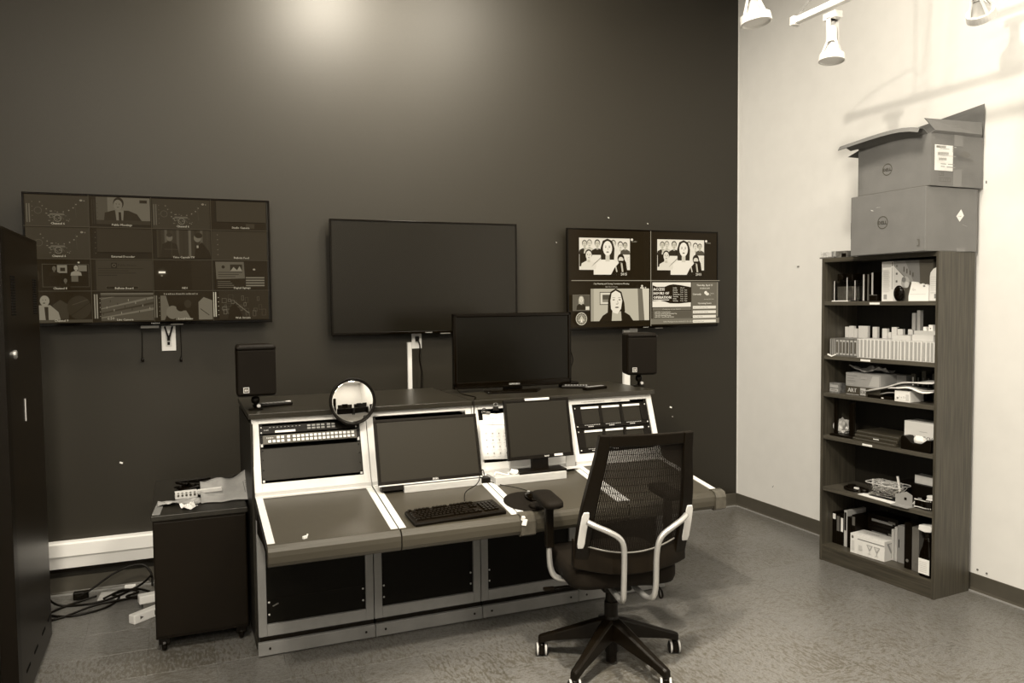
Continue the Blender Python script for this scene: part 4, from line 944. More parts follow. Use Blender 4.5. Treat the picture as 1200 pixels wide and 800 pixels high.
# arms
for s_ in (-1, 1):
    pts = [(s_ * .10, .02, .412), (s_ * .20, .02, .412), (s_ * .262, .02, .43), (s_ * .285, .02, .47), (s_ * .292, .02, .53), (s_ * .292, .02, .60)]
    MB().tube(curve_pts(pts, 5), .0135, 14).build('arm_tube', SILVER, ch, smooth=True)
    B('arm_post', BLACK, ch, s_ * .292 - .019, s_ * .292 + .019, .002, .038, .57, .772, .006)
    m = MB(); rings = []
    for sc_, z in ((.86, .770), (1, .778), (1.0, .796), (.94, .804), (.5, .806)):
        rings.append([(x * sc_, y * sc_, z) for x, y in rrect(.046, .135, .036)])
    m.loft(rings); o = m.build('arm_pad', SOFT, ch, smooth=True); o.location = (s_ * .292, .045, 0); o.rotation_euler = (0, 0, 0)

# ------------------------------------------------------------ rolling cabinet and what lies on it
rc = thing('rolling_cabinet', 'black rolling cabinet on casters left of the console', 'cabinet', (-4.145, -.72, 0), (0, 0, 0))
B('body', SATIN, rc, -.215, .215, -.41, .42, .075, .660, .003); B('top', DARKWOOD, rc, -.222, .222, -.42, .425, .660, .686, .003)
B('front_door', SATIN, rc, -.21, .21, -.418, -.411, .09, .65, .002)
for sx in (-1, 1):
    for sy in (-1, 1):
        c = MB().rbox((0, 0, .055), (.05, .05, .035)).build('caster', BLACK, rc, .003); c.location = (sx * .18, sy * .36 - .0, .0)
        MB().lathe([(.001, -.012), (.026, -.012), (.032, -.006), (.032, .006), (.026, .012), (.001, .012)], (0, 0, .032), 20, axis='X').build('wheel', GLOSS, c)
ZC = .686
t = thing('metal_strip', 'flat grey metal strip lying on the left edge of the rolling cabinet', 'strip', (-4.335, -1.0, ZC), (0, 0, math.radians(-4))); B('strip', M('dull_metal', .2, .4), t, -.018, .018, -.12, .13, 0, .004, .001)
t = thing('label_box', 'small white box with black print among cables on the rolling cabinet', 'box', (-4.205, -.80, ZC), (0, 0, .1)); B('carton', PAPER2, t, -.055, .055, -.02, .02, 0, .036, .002)
P = Paint(step=.0004)
for k in range(5): P.ell(-.04 + k * .02, .018, .006, .007, .08, 8); P.rect(-.045 + k * .02, .028, -.036 + k * .02, .034, .15)
P.build('print', t, (0, -.021, 0))
t = thing('cable_bundle', 'tangle of black adapters and cables behind the label box', 'cable', (-4.17, -.66, ZC)); m = MB(); rr = random.Random(5)
for k in range(5):
    pts = [(rr.uniform(-.09, .10), rr.uniform(-.08, .08), rr.uniform(.006, .06)) for q in range(5)]; m.tube(curve_pts(pts), .005, 6)
m.build('cord', BLACK, t, smooth=True); MB().rbox((.05, -.02, .02), (.06, .09, .03), (0, .2, .4)).rbox((-.04, .02, .015), (.05, .07, .028), (0, 0, -.3)).build('adapter', GLOSS, t, .004)
def crumple(name, label, cat, loc, sx, sy, h, mat, seed, rz=0, wrap=None, nx=12, ny=8):
    t = thing(name, label, cat, loc, (0, 0, rz)); m = MB(); rr = random.Random(seed)
    ph = [rr.uniform(0, 6) for k in range(6)]
    rows = [[(sx * (i / nx - .5), sy * (j / ny - .5) + .004 * math.sin(5 * i / nx + ph[2]), .002 + h * (.5 + .5 * math.sin(7 * i / nx + ph[0]) * math.cos(5 * j / ny + ph[1])) * (.5 + .5 * abs(math.sin(11 * i / nx + 8 * j / ny + ph[3])))) for i in range(nx + 1)] for j in range(ny + 1)]
    m.loft(rows, caps=False, close=False).build('sheet', mat, t, solid=.001); return t
crumple('plastic_bag', 'crumpled clear plastic bag on the front left of the rolling cabinet', 'bag', (-4.23, -.93, ZC), .22, .09, .022, M('cloudy_plastic', .28, .25, noise=.3), 2)
crumple('crumpled_receipt', 'crumpled white receipt nearest the cabinet front edge', 'paper', (-4.195, -1.03, ZC), .07, .10, .02, PAPER, 4, .2)
t = thing('ear_bud_case', 'white curved plastic scoop between the label box and grey envelope', 'scoop', (-4.115, -.80, ZC), (0, 0, -.3))
MB().lathe([(.001, .0), (.02, .004), (.034, .014), (.042, .03), (.040, .03), (.03, .014), (.001, .006)], (0, 0, 0), 16).build('scoop', WHITEP, t, smooth=True)
# grey envelope bending over its front edge
t = thing('padded_envelope', 'grey padded envelope sagging at the right of the rolling cabinet', 'envelope', (-4.01, -.89, ZC), (0, 0, 0)); m = MB()
rows = []
for j in range(9):
    v = j / 8; rows.append([(-.125 + .25 * i / 12 , -.10 + .17 * v + .01 * math.sin(i), .006 + .085 * v ** 1.2 + .012 * math.sin(i * .9 + j * .5) * v - .02 * math.sin(PI * i / 12) * v + .035 * (i / 12) * v) for i in range(13)])
m.loft(rows, caps=False, close=False).build('envelope', GREYP, t, solid=.004, smooth=True)
MB().rbox((-.08, -.03, .055), (.13, .012, .02), (.3, -.12, -.45)).build('torn_flap', PAPER2, t, .002)
Paint(step=.0004).dashes(-.03, 0, .009, 5, .2).rect(-.03, -.012, .03, -.009, .2).build('print', t, (.095, -.058, .065), (math.radians(-25), math.radians(80), 0))
t = thing('black_pouch', 'low black pouch behind the grey envelope', 'pouch', (-4.03, -.69, ZC)); MB().lathe([(.001, 0), (.10, 0), (.105, .02), (.08, .05), (.03, .062), (.001, .063)], (0, 0, 0), 14).build('pouch', SOFT, t, smooth=True); MB().tube(curve_pts([(.05, 0, .05), (.09, .01, .07), (.1, -.02, .03)]), .006, 6).build('strap', BLACK, t)

# floor clutter beside the cabinet
def coil(pts, label): return cable('floor_cable', pts, .0065, BLACK, label, 'cable', n=8)
coil([(-4.97, -.30, .16), (-4.93, -.27, .07), (-4.87, -.24, .012), (-4.72, -.26, .008), (-4.60, -.22, .014), (-4.50, -.12, .02), (-4.45, -.13, .05), (-4.41, -.18, .1)], 'black cable drooping from the rack across to the cabinet')
coil([(-4.80, -.16, .02), (-4.72, -.15, .06), (-4.62, -.13, .12), (-4.52, -.12, .155), (-4.45, -.12, .15), (-4.41, -.14, .10), (-4.405, -.16, .03)], 'black cable arching up beside the baseboard')
coil([(-4.70, -.18, .02), (-4.82, -.22, .008), (-4.92, -.34, .008), (-4.80, -.42, .008), (-4.64, -.36, .008), (-4.58, -.22, .008), (-4.62, -.16, .012), (-4.5, -.14, .02), (-4.42, -.2, .012)], 'looped black cable lying in a wide oval on the floor')
coil([(-4.98, -.44, .008), (-4.86, -.43, .008), (-4.7, -.34, .02), (-4.55, -.28, .012), (-4.42, -.24, .012)], 'straight run of black cable in front of the coil')
coil([(-4.66, -.24, .02), (-4.56, -.16, .03), (-4.48, -.20, .02), (-4.54, -.26, .02), (-4.44, -.30, .012), (-4.40, -.26, .01)], 'small tight loop of black cable near the cabinet')
t = thing('cable_connector', 'black cable connector lump on the floor near the rack', 'connector', (-4.785, -.13, .0)); B('housing', BLACK, t, -.04, .04, -.02, .02, .0, .045, .006); B('ridge', SATIN, t, -.03, .03, -.022, -.02, .012, .03, .001)
t = thing('floor_board', 'pale flat board on the floor under the cables', 'board', (-4.60, -.145, 0), (0, 0, -.08)); B('board', M('pale_board', .42, .6, noise=.1), t, -.09, .09, -.075, .06, 0, .006, .001)
t = thing('floor_adapter', 'tiny white power brick lying in the cable coil', 'adapter', (-4.53, -.06, .0), (0, 0, -.1)); B('case', WHITEP, t, -.03, .03, -.012, .012, 0, .022, .003)
t = thing('power_strip', 'white power strip standing out from behind the cabinet, lower one', 'power strip', (-4.415, -.60, .0), (0, 0, math.radians(38))); B('body', WHITEP, t, -.10, .10, -.025, .025, .0, .05, .006)
Paint(step=.0004).poly([(-.02, .02), (0, .03), (-.02, .04)], .1).build('switch_mark', t, (-.045, -.0255, -.002)); 
B('socket', MIDG, t, .02, .05, -.030, -.028, .015, .04)
B('plug', BLACK, t, .03, .08, -.065, -.028, .012, .045, .004); B('plug_label', SILVERP, t, .035, .06, -.068, -.065, .014, .024)
t = thing('white_adapter', 'white cube adapter behind the power strip', 'adapter', (-4.40, -.42, .0), (0, 0, .2)); B('case', WHITEP, t, -.07, .05, -.03, .03, .028, .075, .006); B('base', MIDG, t, -.05, .04, -.025, .025, 0, .028)

# ------------------------------------------------------------ equipment rack at the left
rk = thing('equipment_rack', 'tall black open-backed equipment rack at the left edge', 'rack', (-4.86, -.69, 0), (0, 0, 0))
RKM = M('rack_black_paint', .02, .34, black=True)
B('side_panel', RKM, rk, -.022, 0, -.82, 0, .02, 2.02, .003)
m = MB(); m.box(-.60, -.02, -.02, 0, 1.97, 2.01); m.box(-.6, -.02, -.02, 0, .02, .08); m.build('rear_frame', RKM, rk)
m = MB(); m.box(-.62, .0, -.9, 0, 2.012, 2.028); m.build('top_panel', RKM, rk, .002); m = MB(); m.box(-.62, -.022, -.9, 0, .03, .06); m.build('base_panel', RKM, rk)
B('left_panel', RKM, rk, -.62, -.6, -.9, 0, .02, 2.01)
m = MB(); m.box(-.06, .002, -.90, -.82, .0, 2.02); m.build('front_post', BLACK, rk, .002); m = MB(); m.box(-.62, -.56, -.90, -.82, .0, 2.01); m.build('front_post', BLACK, rk, .002)
m = MB()
for yy in (-.70, -.14): m.box(-.085, -.045, yy, yy + .03, .08, 2.0)
m.build('mounting_rail', MIDG, rk); m = MB()
for q in range(60):
    m.box(-.075, -.065, -.7015, -.7, .12 + q * .03, .132 + q * .03)
m.build('rail_hole', LABELW, rk)
for k, (yy, n_) in enumerate(((-.72, 15), (-.17, 15))):
    m = MB()
    for c in range(2):
        for q in range(n_): m.box(-.0005, .0018, yy + c * .055, yy + .040 + c * .055, 1.665 + q * .0115, 1.671 + q * .0115)
    m.build('vent_slots', M('vent_dark', .0015, .9, black=True), rk)
MB().lathe([(.001, 0), (.019, 0), (.019, .008), (.012, .012), (.001, .012)], (0, -.70, 1.50), 20, axis='X').build('lock', SILVER, rk); B('lock_slot', BLACK, rk, .012, .0135, -.702, -.698, 1.492, 1.508)
B('latch', SILVERP, rk, 0, .003, -.50, -.49, 1.19, 1.29)
m = MB()
for yy, zz in ((-.72, .13), (-.52, .13), (-.3, .13), (-.12, .13)): m.prism([(yy, zz), (yy + .09, zz), (yy + .09, zz + .012), (yy, zz + .012)], 'X', .0, .002)
m.build('cable_slot', M('vent_dark', .0015, .9, black=True), rk)
for k, (z0, z1, lab) in enumerate(((.62, .80, 'patch unit with small pale cable ends in the left rack'), (1.0, 1.14, 'black server unit below the vents in the left rack'), (.30, .42, 'lowest unit with pale knobs in the left rack'))):
    t = thing('rack_unit', lab, 'rack device', (-5.15, -1.43, z0)); B('case', BLACK, t, -.24, .19, 0, .5, 0, z1 - z0, .003)
    m = MB()
    for q in range(7): m.box(-.2 + q * .055, -.18 + q * .055, -.006, 0, .03, .05)
    m.build('indicator', SILVERP, t)
    B('handle', SILVERP, t, .165, .18, -.03, 0, .02, z1 - z0 - .02, .003)
for k in range(4):
    cable('rack_cable', [(-5.0 - .02 * k, -1.40, .75 - .05 * k), (-4.97, -1.46, .55 - .05 * k), (-5.05, -1.44, .3), (-4.97 - .03 * k, -1.2, .2), (-4.99, -.8, .1 + .02 * k)], .005, BLACK, ('black cable hanging in the left rack, nearest its post', 'black cable hanging in the left rack, second from its post', 'black cable hanging in the left rack, third from its post', 'black cable hanging deepest inside the left rack')[k])

# ------------------------------------------------------------ bookshelf
ang = math.radians(-85.97)
bs = thing('bookshelf', 'tall walnut bookshelf with five crowded shelves against the white wall', 'bookshelf', (-.399, -1.341, 0), (0, 0, ang))
BW, BD, BH = .811, .31, 1.955
B('side_panel', WOOD, bs, 0, .018, 0, BD, 0, BH, .001); B('side_panel', WOOD, bs, BW - .018, BW, 0, BD, 0, BH, .001)
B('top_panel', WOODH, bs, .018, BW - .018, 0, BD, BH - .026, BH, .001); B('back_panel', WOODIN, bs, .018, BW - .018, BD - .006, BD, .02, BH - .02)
B('bottom_panel', WOODH, bs, .018, BW - .018, .004, BD - .006, .085, .105, .001); B('plinth', WOODH, bs, .018, BW - .018, .006, .022, 0, .085, .001)
SH = [1.68, 1.335, 1.095, .82, .485]
for z in SH: B('shelf', M('shelf_edge_wood', .07, .45, noise=.3, nscale=6, stretch=(.6, 14, 14)), bs, .018, BW - .018, .004, BD - .006, z - .024, z, .001)
for (x, z) in ((.36, 1.667), (.30, 1.322), (.32, .806)): B('shelf_sticker', LABELW, bs, x, x + .07, .0025, .004, z - .006, z + .006)
Mbs = Matrix.Translation(bs.location) @ Matrix.Rotation(ang, 4, 'Z')
def on(x, y, z): return Mbs @ Vector((x, y, z))
def it(name, label, cat, x, y, z, rz=0, group=None): return thing(name, label, cat, on(x, y, z), (0, 0, ang + rz), group)
def carton(name, label, cat, x0, x1, y0, y1, z0, z1, mat, paint=None, rz=0, lid=None, side=None, group=None):
    t = it(name, label, cat, x0, y0, z0, rz, group); B('body', mat, t, 0, x1 - x0, 0, y1 - y0, 0, z1 - z0, .0015)
    if paint: paint.build('print', t, (0, -.0006, 0))
    if side: side.build('print', t, (0, 0, 0), (0, 0, 0))
    return t
Z = SH[0]
# top shelf
t = it('acrylic_case', 'empty clear plastic case at the left of the top shelf', 'case', .035, .06, Z)
m = MB(); m.box(0, .19, 0, .003, .006, .13); m.box(0, .19, .12, .123, .006, .13); m.box(0, .003, .003, .12, .006, .13); m.box(.187, .19, .003, .12, .006, .13); m.build('walls', CLEAR, t); B('pale_base', LABELW, t, -.005, .115, -.004, .123, 0, .006); B('contents', M('dim_contents', .12, .3, noise=.3, nscale=20), t, .02, .17, .02, .11, .006, .095, .003)
m = MB()
for a in (.012, .110, .17): m.box(a, a + .004, -.003, 0, .006, .13 if a != .110 else .15)
m.build('edge_highlight_strip', SILVERP, t)
t = it('camera_gear', 'black camera gear sitting on the clear plastic case', 'camera', .05, .08, Z + .13); MB().box(0, .12, 0, .08, 0, .045).lathe([(.02, 0), (.02, .04)], (.06, 0, .022), 12, axis='Y').build('body', BLACK, t, .005)
for k, (x, h, g) in enumerate(((.245, .17, SILVERP), (.262, .165, GLOSS), (.278, .17, MIDG), (.293, .165, GLOSS), (.308, .178, SILVERP))):
    t = it('disc_case', ('silver-spined case, leftmost of the upright five', 'black case second of the upright five', 'grey case in the middle of the upright five', 'black case fourth of the upright five', 'bright silver-spined case, rightmost of the upright five')[k], 'case', x, .08, Z); B('case', BLACK, t, 0, .012, .004, .14, 0, h, .001); B('spine', g, t, .001, .011, .001, .004, .004, h - .004)
t = it('flat_router', 'flat black box with a pale rim in the middle of the top shelf', 'box', .335, .03, Z); B('case', BLACK, t, 0, .055, 0, .15, 0, .04, .003); B('rim', MIDG, t, 0, .055, -.001, 0, .036, .039)
t = it('black_speaker_box', 'tall dark box behind the flat black box on the top shelf', 'box', .332, .14, Z + .0); B('case', PANEL, t, 0, .06, .03, .13, 0, .2, .002)
t = it('product_box', 'large box with white end and dark slanting front on the top shelf', 'box', .408, .05, Z, 0)
B('carton', M('dark_print', .06, .4), t, 0, .335, 0, .17, 0, .235, .002)
P = Paint(step=.0003); P.rect(0, 0, .082, .235, .92); P.rect(.004, .20, .062, .232, .55); P.rect(.068, .07, .072, .20, .3).rect(.066, .205, .073, .232, .15).rect(.014, .012, .036, .04, .4)
for q in range(16): P.rect(.01, .055 + q * .0085, .05 + .004 * ((q * 5) % 3), .058 + q * .0085, .72)
P.poly([(.082, 0), (.082, .235), (.20, .235), (.335, .235), (.335, 0)], .09).poly([(.082, 0), (.082, .21), (.165, .13), (.11, 0)], .72).poly([(.082, .21), (.082, .235), (.16, .235), (.23, .08)], .3).poly([(.16, .235), (.25, .235), (.26, .06), (.23, .08)], .2)
for q in range(4): P.rect(.10, .20 - q * .045, .112, .212 - q * .045, .15); P.rect(.15 + q * .02, .17 - q * .01, .157 + q * .02, .20 - q * .012, .08)
P.ell(.165, .11, .028, .034, .45).ell(.155, .125, .014, .016, .2).ell(.175, .095, .014, .018, .65)
P.build('print', t, (0, -.0008, 0))
t = it('black_egg_case', 'glossy black oval case before the large product box', 'case', .55, .015, Z); m = MB(); bmesh.ops.create_uvsphere(m.bm, u_segments=20, v_segments=14, radius=1)
for v in m.bm.verts: v.co = Vector((v.co.x * .033, v.co.y * .018 , v.co.z * .046 + .046))
m.build('shell', GLOSS, t, smooth=True)
t = it('paper_box', 'open white box stuffed with papers on the top shelf right', 'box', .605, .025, Z); m = MB(); m.prism([(0, 0), (.125, 0), (.125, .085), (.11, .095), (.1, .088), (.085, .1), (.07, .093), (.05, .108), (.02, .112), (.0, .03)], 'Y', 0, .06); m.build('box', PAPER, t, .001); MB().rbox((.07, .05, .085), (.12, .04, .05), (0, .08, 0)).build('papers', PAPER2, t, .001)
Paint(step=.0003).text('Go', .035, .06, .02, .45).ell(.1, .085, .008, .006, .3, 8).line(.01, .04, .11, .04, .0012, .6).build('print', t, (0, -.0008, 0))
t = it('white_jug', 'tall white rounded carton at the right end of the top shelf', 'carton', .733, .03, Z); m = MB(); m.prism([(0, 0), (.055, 0), (.055, .19), (.045, .19), (.02, .18), (.004, .16), (0, .14)], 'Y', 0, .08); m.build('body', WHITEP, t, .003)
P = Paint(step=.0003).rect(.03, .015, .046, .04, .3).rect(.008, .045, .048, .047, .5)
for q in range(7): P.rect(.008, .06 + q * .012, .046, .063 + q * .012, .78)
P.build('label_print', t, (0, -.0008, 0))

# tape shelf
Z = SH[1]; rr = random.Random(11)
x = .050
for k in range(29):
    dark = k < 9; w_ = (.0155 if k < 3 else .0265) if dark else (.0265 if k != 20 else .020)
    if k == 3: pass
    h_ = .112 + (0 if dark else .004)
    t = it('video_tape', 'x', 'tape', x, .02 + rr.uniform(0, .006), Z, rr.uniform(-.02, .02), 'video tapes in a row on the second shelf')
    ords = ['first', 'second', 'third', 'fourth', 'fifth', 'sixth', 'seventh', 'eighth', 'ninth', 'tenth', 'eleventh', 'twelfth', 'thirteenth', 'fourteenth', 'fifteenth', 'sixteenth', 'seventeenth', 'eighteenth', 'nineteenth', 'twentieth', 'twenty-first', 'twenty-second', 'twenty-third', 'twenty-fourth', 'twenty-fifth', 'twenty-sixth', 'twenty-seventh', 'twenty-eighth', 'last']
    t['label'] = ('dark framed video tape, %s from the left on the second shelf' if dark else 'frosted white video tape, %s from the left on the second shelf') % ords[k]
    B('case', M('tape_dark', .13, .35) if dark else M('tape_frost', .60, .4), t, 0, w_ - .002, 0, .16, 0, h_, .0015)
    if dark and k >= 3: B('window_frame', M('tape_edge', .42, .4), t, .003, w_ - .005, -.0012, 0, .01, h_ - .01); B('spine_label', M('tape_inner', .07, .4), t, .006, w_ - .008, -.002, -.001, .02, h_ - .02)
    elif dark: B('edge', M('tape_edge', .42, .4), t, .002, .005, -.001, 0, .004, h_ - .006)
    else: B('edge', LABELW, t, w_ - .007, w_ - .003, -.0012, 0, .002, h_ - .002); B('spine_shade', M('tape_shade', .36, .4), t, .003, w_ - .009, -.0008, 0, .005, h_ - .006)
    x += w_
    if x > .769: break
def small(name, cat, label, x0, x1, y, z, h, mat, d=.05, group=None, mark=None):
    t = it(name, label, cat, x0, y, z, 0, group); B('body', mat, t, 0, x1 - x0, 0, d, 0, h, .001)
    if mark == 'cap': B('dark_top', BLACK, t, 0, x1 - x0, 0, d, h, h + .006)
    elif mark == 'label': B('label_patch', MIDG, t, (x1 - x0) * .35, (x1 - x0) * .6, -.001, 0, h * .3, h * .5)
    elif mark: mark.build('print', t, (0, -.0006, 0))
    return t
zt = Z + .116
bx = [(.026, .054, .180, None), (.058, .094, .186, None), (.098, .120, .170, None), (.130, .200, .188, 'label'), (.236, .269, .184, None), (.306, .341, .176, 'cap'), (.348, .368, .154, None), (.373, .408, .186, None), (.415, .450, .176, 'cap'), (.485, .517, .176, 'cap')]
names_ = ['first from the left', 'second from the left, double', 'third from the left, short', 'fourth from the left, wide with a label', 'fifth from the left', 'sixth from the left, dark top', 'seventh from the left, shortest', 'eighth from the left, tallest', 'ninth from the left, dark top', 'tenth from the left, by the flat boxes']
for (a, b, h, mk_), nm in zip(bx, names_): small('small_carton', 'box', 'small white carton standing behind the tapes, %s' % nm, a, b, .185, Z, h, PAPER, .022, 'white cartons behind the tape row', mk_)
small('flat_tape_case', 'case', 'frosted flat case lying on the white tapes, lower left of three', 0.499, .615, .03, Z + .117, .028, M('tape_frost', .60, .4), .12)
small('flat_tape_case', 'case', 'frosted flat case lying on the white tapes, right of three', .622, .755, .04, Z + .117, .036, M('tape_frost', .60, .4), .12)
small('flat_tape_case', 'case', 'frosted flat case on top of the right flat case', .630, .762, .045, Z + .1535, .022, M('tape_shade2', .5, .4), .11)
for k, (a, b, h) in enumerate(((.604, .625, .100), (.636, .655, .116), (.676, .695, .022), (.710, .736, .034))): small('small_carton', 'box', ('slim pale carton standing on the flat cases, left of the tall two', 'slim pale carton standing on the flat cases, right and tallest', 'tiny white carton on the flat cases right of the tall two', 'small white carton with dark picture at the right end on the flat cases')[k], a, b, .06, Z + .1758, h, CARD2 if k < 2 else PAPER, .03, None, None if k != 3 else 'label')
t = it('crumpled_tape', 'crumpled white tape scrap on the left front of the tape shelf', 'scrap', .055, .004, Z); MB().rbox((.01, 0, .004), (.03, .008, .008), (0, .4, .2)).rbox((.04, 0, .004), (.035, .008, .007), (0, -.4, 0)).build('scrap', LABELW, t)

# third shelf
Z = SH[2]
small('tea_box', 'box', 'small dark patterned box at the left of the third shelf', .024, .10, .05, Z, .062, M('dim_print', .16, .5, noise=.5, nscale=60), .06, None, Paint(step=.0003).rect(.006, .010, .07, .026, .5).rect(.006, .034, .07, .052, .42).rect(.012, .015, .06, .02, .15))
P = Paint(step=.0003).text('ART', .05, .02, .035, .75, bold=.001).rect(.004, .004, .1, .007, .5).rect(.11, .006, .15, .05, .5).text('EX', .13, .015, .03, .1, bold=.001)
small('dark_carton', 'box', 'dark carton with bold lettering on the third shelf, under a pale one', .157, .41, .045, Z, .056, M('dark_carton', .05, .5), .18, None, P)
P = Paint(step=.0003)
for q, l in enumerate((.07, .05, .06)): P.line(.012, .065 - q * .016, .012 + l, .067 - q * .016, .003, .2)
P.rect(.012, .012, .06, .016, .4).poly([(.17, .01), (.20, .075), (.245, .075), (.245, .01)], .45).rect(.115, .05, .16, .065, .35)
small('pale_carton', 'box', 'pale carton with handwriting stacked on the dark lettered carton', .157, .41, .045, Z + .056, .084, CARD2, .18, None, P)
crumple('paper_bundle', 'folded paper bags lying on the pale carton', 'bag', on(.27, .14, Z + .142), .25, .12, .045, GREYP, 8, ang)
P = Paint(step=.0003)
for q in range(3): P.rect(.02, .024 + q * .012, .125, .028 + q * .012, .35)
small('back_carton', 'box', 'pale carton with printed lines at the back of the third shelf', .335, .475, .19, Z, .135, CARD2, .08, None, P)
for k in range(7):
    t = it('dark_book', 'dark slim book', 'book', .50 + k * .034, .2, Z, 0, 'dark books at the back right of the third shelf'); t['label'] = 'dark slim book at the back of the third shelf, %s from left' % ['first', 'second', 'third', 'fourth', 'fifth', 'sixth', 'seventh'][k]; B('cover', PANEL if k % 2 else M('dim_cover', .05, .5), t, 0, .028, 0, .08, 0, .15 + .01 * (k % 3), .002); B('title_patch', MIDG if k != 0 else LABELW, t, .008, .018, -.001, 0, .08, .13)
P = Paint(step=.0003).text('2 x 50', .05, .02, .018, .4).ell(.02, .02, .007, .007, .3, 8).rect(.075, .01, .095, .045, .75).line(.005, .01, .095, .01, .001, .6)
small('white_carton', 'box', 'white carton under the loose papers on the third shelf', .528, .628, .02, Z, .062, PAPER, .12, None, P)
def pile(label, x0, x1, y0, y1, z, lift, mat, seed, nm='magazine', cat='magazine'):
    t = it(nm, label, cat, (x0 + x1) / 2, (y0 + y1) / 2, z); m = MB(); rr = random.Random(seed); n = 12; ph = rr.uniform(0, 6)
    rows = [[((x1 - x0) * (i / n - .5), (y1 - y0) * (j / 4 - .5), lift(i / n) + .004 * math.sin(i + j + ph)) for i in range(n + 1)] for j in range(5)]
    m.loft(rows, caps=False, close=False).build('sheet', mat, t, solid=.006, smooth=True); return t
pile('long curved magazine lying across the third shelf, uppermost', .32, .77, .015, .16, Z + .014, lambda u: .02 + .088 * math.sin(min(1, u * 1.15) * PI / 2) ** 1.2, PAPER2, 1)
pile('curled grey magazine under the uppermost one', .42, .77, .03, .17, Z + .008, lambda u: .022 + .055 * u, GREYP, 2)
pile('white loose sheet drooping over the white carton', .49, .765, .008, .13, Z + .066, lambda u: .002 + .012 * math.sin(u * 5) * 1.0 + .012 * u, PAPER, 3, 'loose_sheet', 'paper')
t = it('flat_dark_case', 'flat dark case in front of the magazines on the third shelf', 'case', .33, .03, Z); B('case', BLACK, t, 0, .17, 0, .1, 0, .018, .003); B('tab', LABELW, t, .10, .115, -.001, 0, .004, .009)

# fourth shelf
Z = SH[3]
t = it('plastic_sack', 'crumpled translucent plastic bag at the left of the fourth shelf', 'bag', .075, .12, Z); m = MB(); rr = random.Random(6); bmesh.ops.create_icosphere(m.bm, subdivisions=3, radius=1)
for v in m.bm.verts:
    k = 1 + .14 * math.sin(9 * v.co.x + 4 * v.co.z) + .1 * math.sin(13 * v.co.y - 7 * v.co.z); v.co = Vector((v.co.x * .052 * k, v.co.y * .05 * k, max(v.co.z * .055 * k + .048, .0)))
m.build('bag', M('crinkled_plastic', .42, .25, noise=.35, nscale=25), t, smooth=False)
t = it('white_dome', 'small pale dome behind the black stand on the fourth shelf', 'dome', .235, .2, Z); MB().lathe([(.001, .055), (.018, .05), (.028, .03), (.03, 0), (.001, 0)], (0, 0, 0), 16).build('dome', GREYP, t, smooth=True)
t = it('black_stand', 'black two-post monitor stand on a flat foot, fourth shelf', 'stand', .045, .03, Z); B('foot', BLACK, t, .0, .22, 0, .14, 0, .014, .004); B('post', BLACK, t, .008, .036, .03, .04, .014, .255, .003); B('post', BLACK, t, .125, .165, .03, .04, .014, .22, .003)
for k in range(3):
    t = it('slim_black_case', ('bottom', 'middle', 'top')[k] + ' one of three slim black cases stacked on the fourth shelf', 'case', .235 + .004 * k, .02 + .012 * k, Z + .0205 * k, math.radians(-2), 'slim black cases on the fourth shelf'); B('case', M('case_dark', .045, .35), t, 0, .31, 0, .21, 0, .0195, .002); B('pale_edge', MIDG, t, .004, .306, -.001, 0, .013, .0155)
    if k == 1: B('white_tag', LABELW, t, .14, .18, -.0015, 0, .003, .008)
P = Paint(step=.0003).text('NEXXTECH', .105, .055, .030, .2, bold=.0006).rect(.06, .045, .2, .047, .5).rect(.1, .10, .15, .103, .6)
small('white_brand_box', 'box', 'white box with dark lettering at the right of the fourth shelf', .535, .755, .10, Z, .155, PAPER, .12, None, P)
t = it('tape_dispenser', 'open black tray with crumpled white paper before the lettered box', 'tray', .575, .015, Z); MB().prism([(0, 0), (.19, 0), (.195, .075), (.165, .072), (.13, .045), (.07, .045), (.03, .078), (.012, .08), (0, .07)], 'Y', 0, .07).build('tray', BLACK, t, .003); m = MB(); bmesh.ops.create_icosphere(m.bm, subdivisions=2, radius=.03)
for v in m.bm.verts: v.co = Vector((v.co.x * 1.5 * rr.uniform(.8, 1.15) + .1, v.co.y * .7 + .035, v.co.z * rr.uniform(.6, 1.1) + .058))
m.build('crumpled_paper', PAPER, t)

# fifth shelf
Z = SH[4]
t = it('headset', 'black headset lying at the left of the fifth shelf', 'headset', .20, .09, Z); MB().tube([(.07 * math.cos(q * PI / 8), .05 * math.sin(q * PI / 8), .012) for q in range(15)], .008, 8).build('band', BLACK, t, smooth=True); MB().lathe([(.001, 0), (.026, 0), (.026, .024), (.001, .026)], (.07, 0, 0), 14).build('ear_cup', BLACK, t, smooth=True); MB().lathe([(.001, 0), (.026, 0), (.026, .024), (.001, .026)], (-.05, .03, 0), 14).build('ear_cup', BLACK, t); B('pale_clip', LABELW, t, -.01, .02, .0, .012, .01, .02)
t = it('basket', 'clear plastic basket full of tangled pale wires on the fifth shelf', 'basket', .42, .11, Z)
def ringr(a, b, z): return [(x, y, z) for x, y in rrect(a, b, .03)]
m = MB(); m.loft([ringr(.10, .06, 0), ringr(.115, .07, .085)], caps=False); m.build('tub', CLEAR, t, solid=.002); B('tub_base', M('basket_base', .3, .3), t, -.095, .095, -.055, .055, 0, .003)
m = MB(); m.tube([Vector(p) for p in ringr(.117, .072, .086)] + [Vector(ringr(.117, .072, .086)[0])], .003, 6).build('rim', SILVERP, t, smooth=True)
m = MB(); rr = random.Random(12)
for k in range(44):
    pts = [(rr.uniform(-.095, .095), rr.uniform(-.055, .055), rr.uniform(.008, .10)) for q in range(4)]; m.tube(curve_pts(pts, 5), .0022, 5)
o = m.build('wire_tangle', M('pale_wire', .5, .5), t, smooth=True); o['kind'] = 'stuff'
